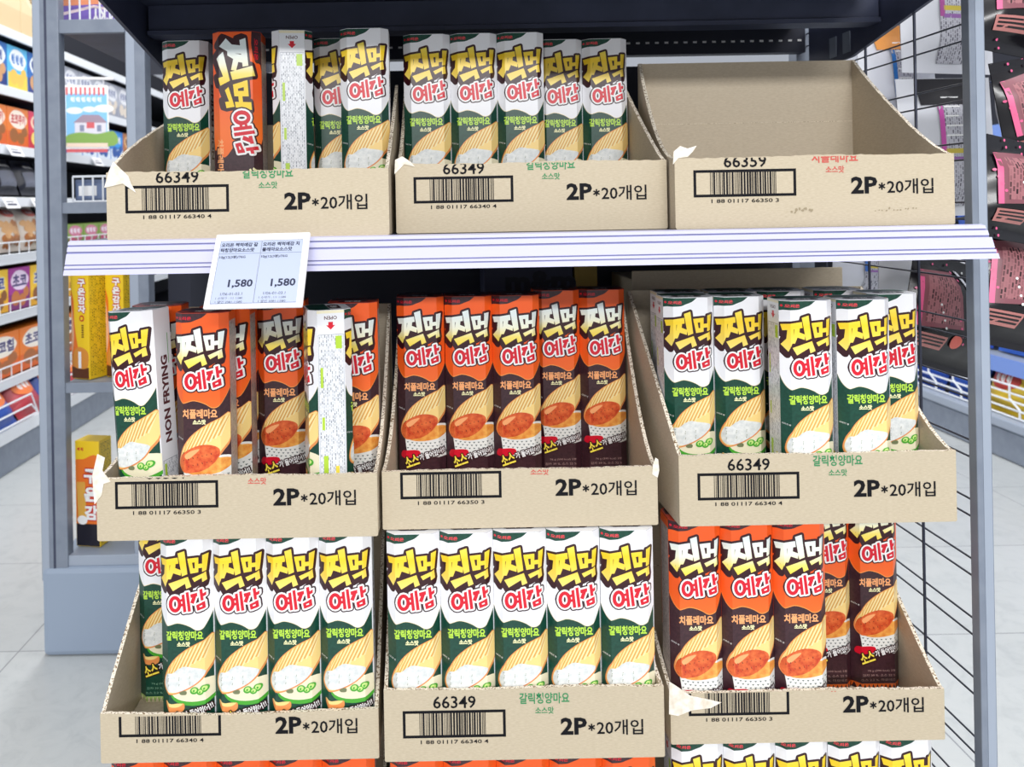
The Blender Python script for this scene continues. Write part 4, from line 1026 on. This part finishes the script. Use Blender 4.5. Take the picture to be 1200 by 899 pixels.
def polka_art(a, w_, h):
    a.poly([(w_*.04, h*.18), (w_*.40, h*.13), (w_*.52, h*.62), (w_*.06, h*.68)], PKP, 2); a.poly([(w_*.04, h*.18), (w_*.08, h*.175), (w_*.10, h*.675), (w_*.06, h*.68)], PNK, 3)
    a.poly([(w_*.12, h*.22), (w_*.38, h*.19), (w_*.48, h*.59), (w_*.13, h*.63)], mat('bag_pink_print', (150, 96, 102), .45, build=fineprint((172, 112, 118), (40, 16, 24), (2, 0), .008, .004)), 3)
    a.poly([(w_*.46, h*.1), (w_*.50, h*.1), (w_*.72, h*.72), (w_*.66, h*.74)], pm((214, 216, 226)), 4)  # pale diagonal strip: seam highlight painted into the bag's colour
    a.poly(ellipse(w_*.46, h*.74, w_*.06, w_*.06), pm((236, 110, 96)), 4); a.rect(w_*.06, h*.72, w_*.36, h*.84, pm((190, 124, 120)), 3)
    for q in range(3): a.rect(w_*.08, h*(.74 + .03*q), w_*.34, h*(.755 + .03*q), BLACK, 4)
    a.poly([(w_*.74, h*.2), (w_*.9, h*.24), (w_*.86, h*.7), (w_*.78, h*.66)], PKP, 3); a.poly([(w_*.72, h*.2), (w_*.745, h*.2), (w_*.785, h*.66), (w_*.765, h*.66)], PNK, 4)
    for i in range(34):
        x, y = w_*((i*41) % 37)/37, h*((i*17) % 31)/31
        a.poly(ellipse(x, y, 1.9, 1.9, 0, 8), PNK if i % 3 else WT, 5)
HB = [  # px, py of the top centre, Y, w, h, yaw, roll, kind, label
 (1104, -72, 1.37, .165, .225, 8, 1, 'w', ((170, 80, 150), (30, 28, 36)), 'white foil bag with grey print column behind the mesh, upper right one'),
 (1046, 30, 1.42, .15, .22, 12, -2, 'w', ((40, 120, 200), (226, 150, 70)), 'orange topped foil bag with blue print behind the mesh'),
 (1104, 92, 1.33, .165, .22, 8, -1, 'w', ((200, 80, 170), (24, 22, 30)), 'white foil bag with black top hanging behind the mesh above the shelf end'),
 (1012, 60, 1.54, .13, .24, 14, 1, 'w', ((80, 160, 90), None), 'pale foil bag behind the mesh nearest the empty carton'),
 (1080, 262, 1.40, .16, .13, 8, 3, 'w', ((150, 110, 160), None), 'short foil bag hanging just below the shelf end behind the mesh'),
 (1018, 268, 1.52, .15, .13, 12, 4, 'w', ((60, 110, 190), None), 'small foil bag hanging left below the shelf behind the mesh'),
 (1120, 306, 1.28, .17, .17, 18, 16, 'b', None, 'black polka dot bag behind the mesh below the shelf'),
 (1206, -70, 1.17, .16, .17, 16, 7, 'b', None, 'topmost black polka dot bag right of the grey post'),
 (1210, 66, 1.12, .15, .15, 14, -9, 'b', None, 'second black polka dot bag from top right of the grey post'),
 (1204, 168, 1.07, .15, .13, 20, 9, 'b', None, 'third black polka dot bag from top right of the grey post'),
 (1208, 268, 1.12, .15, .165, 12, 13, 'b', None, 'lowest black polka dot bag right of the grey post'),
]
for px, py, Y, w_, h, yaw, rl, kd, pr, lb in HB:
    t = P(px, py, Y)
    pouch('hanging_snack_bag', lb, 'snack bag', w_, h, .03 if kd == 'w' else .05, FOIL if kd == 'w' else BLACK, foil_art(*pr) if kd == 'w' else polka_art, t, (R(-3), R(rl), R(yaw)))
hk = empty('hanging_strip', (0, 0, 0), 'dark wire hanging strip carrying the snack bags right of the grey post', 'hook rack')
b = MB(); x = P(1215, 100, 1.62).x; b.tube([(x, 1.62, 0.0), (x, 1.62, 1.7)], .006, WIRE)
b.build('strip', hk)
for px, py, Y, w_, h, yaw, rl, kd, pr, lb in HB:
    t = P(px, py, Y); b = MB(); b.tube([(t.x, t.y + .004, t.z - .004), (x, 1.62, t.z + .03)], .0016, WIRE, 5); b.build('hook', hk)
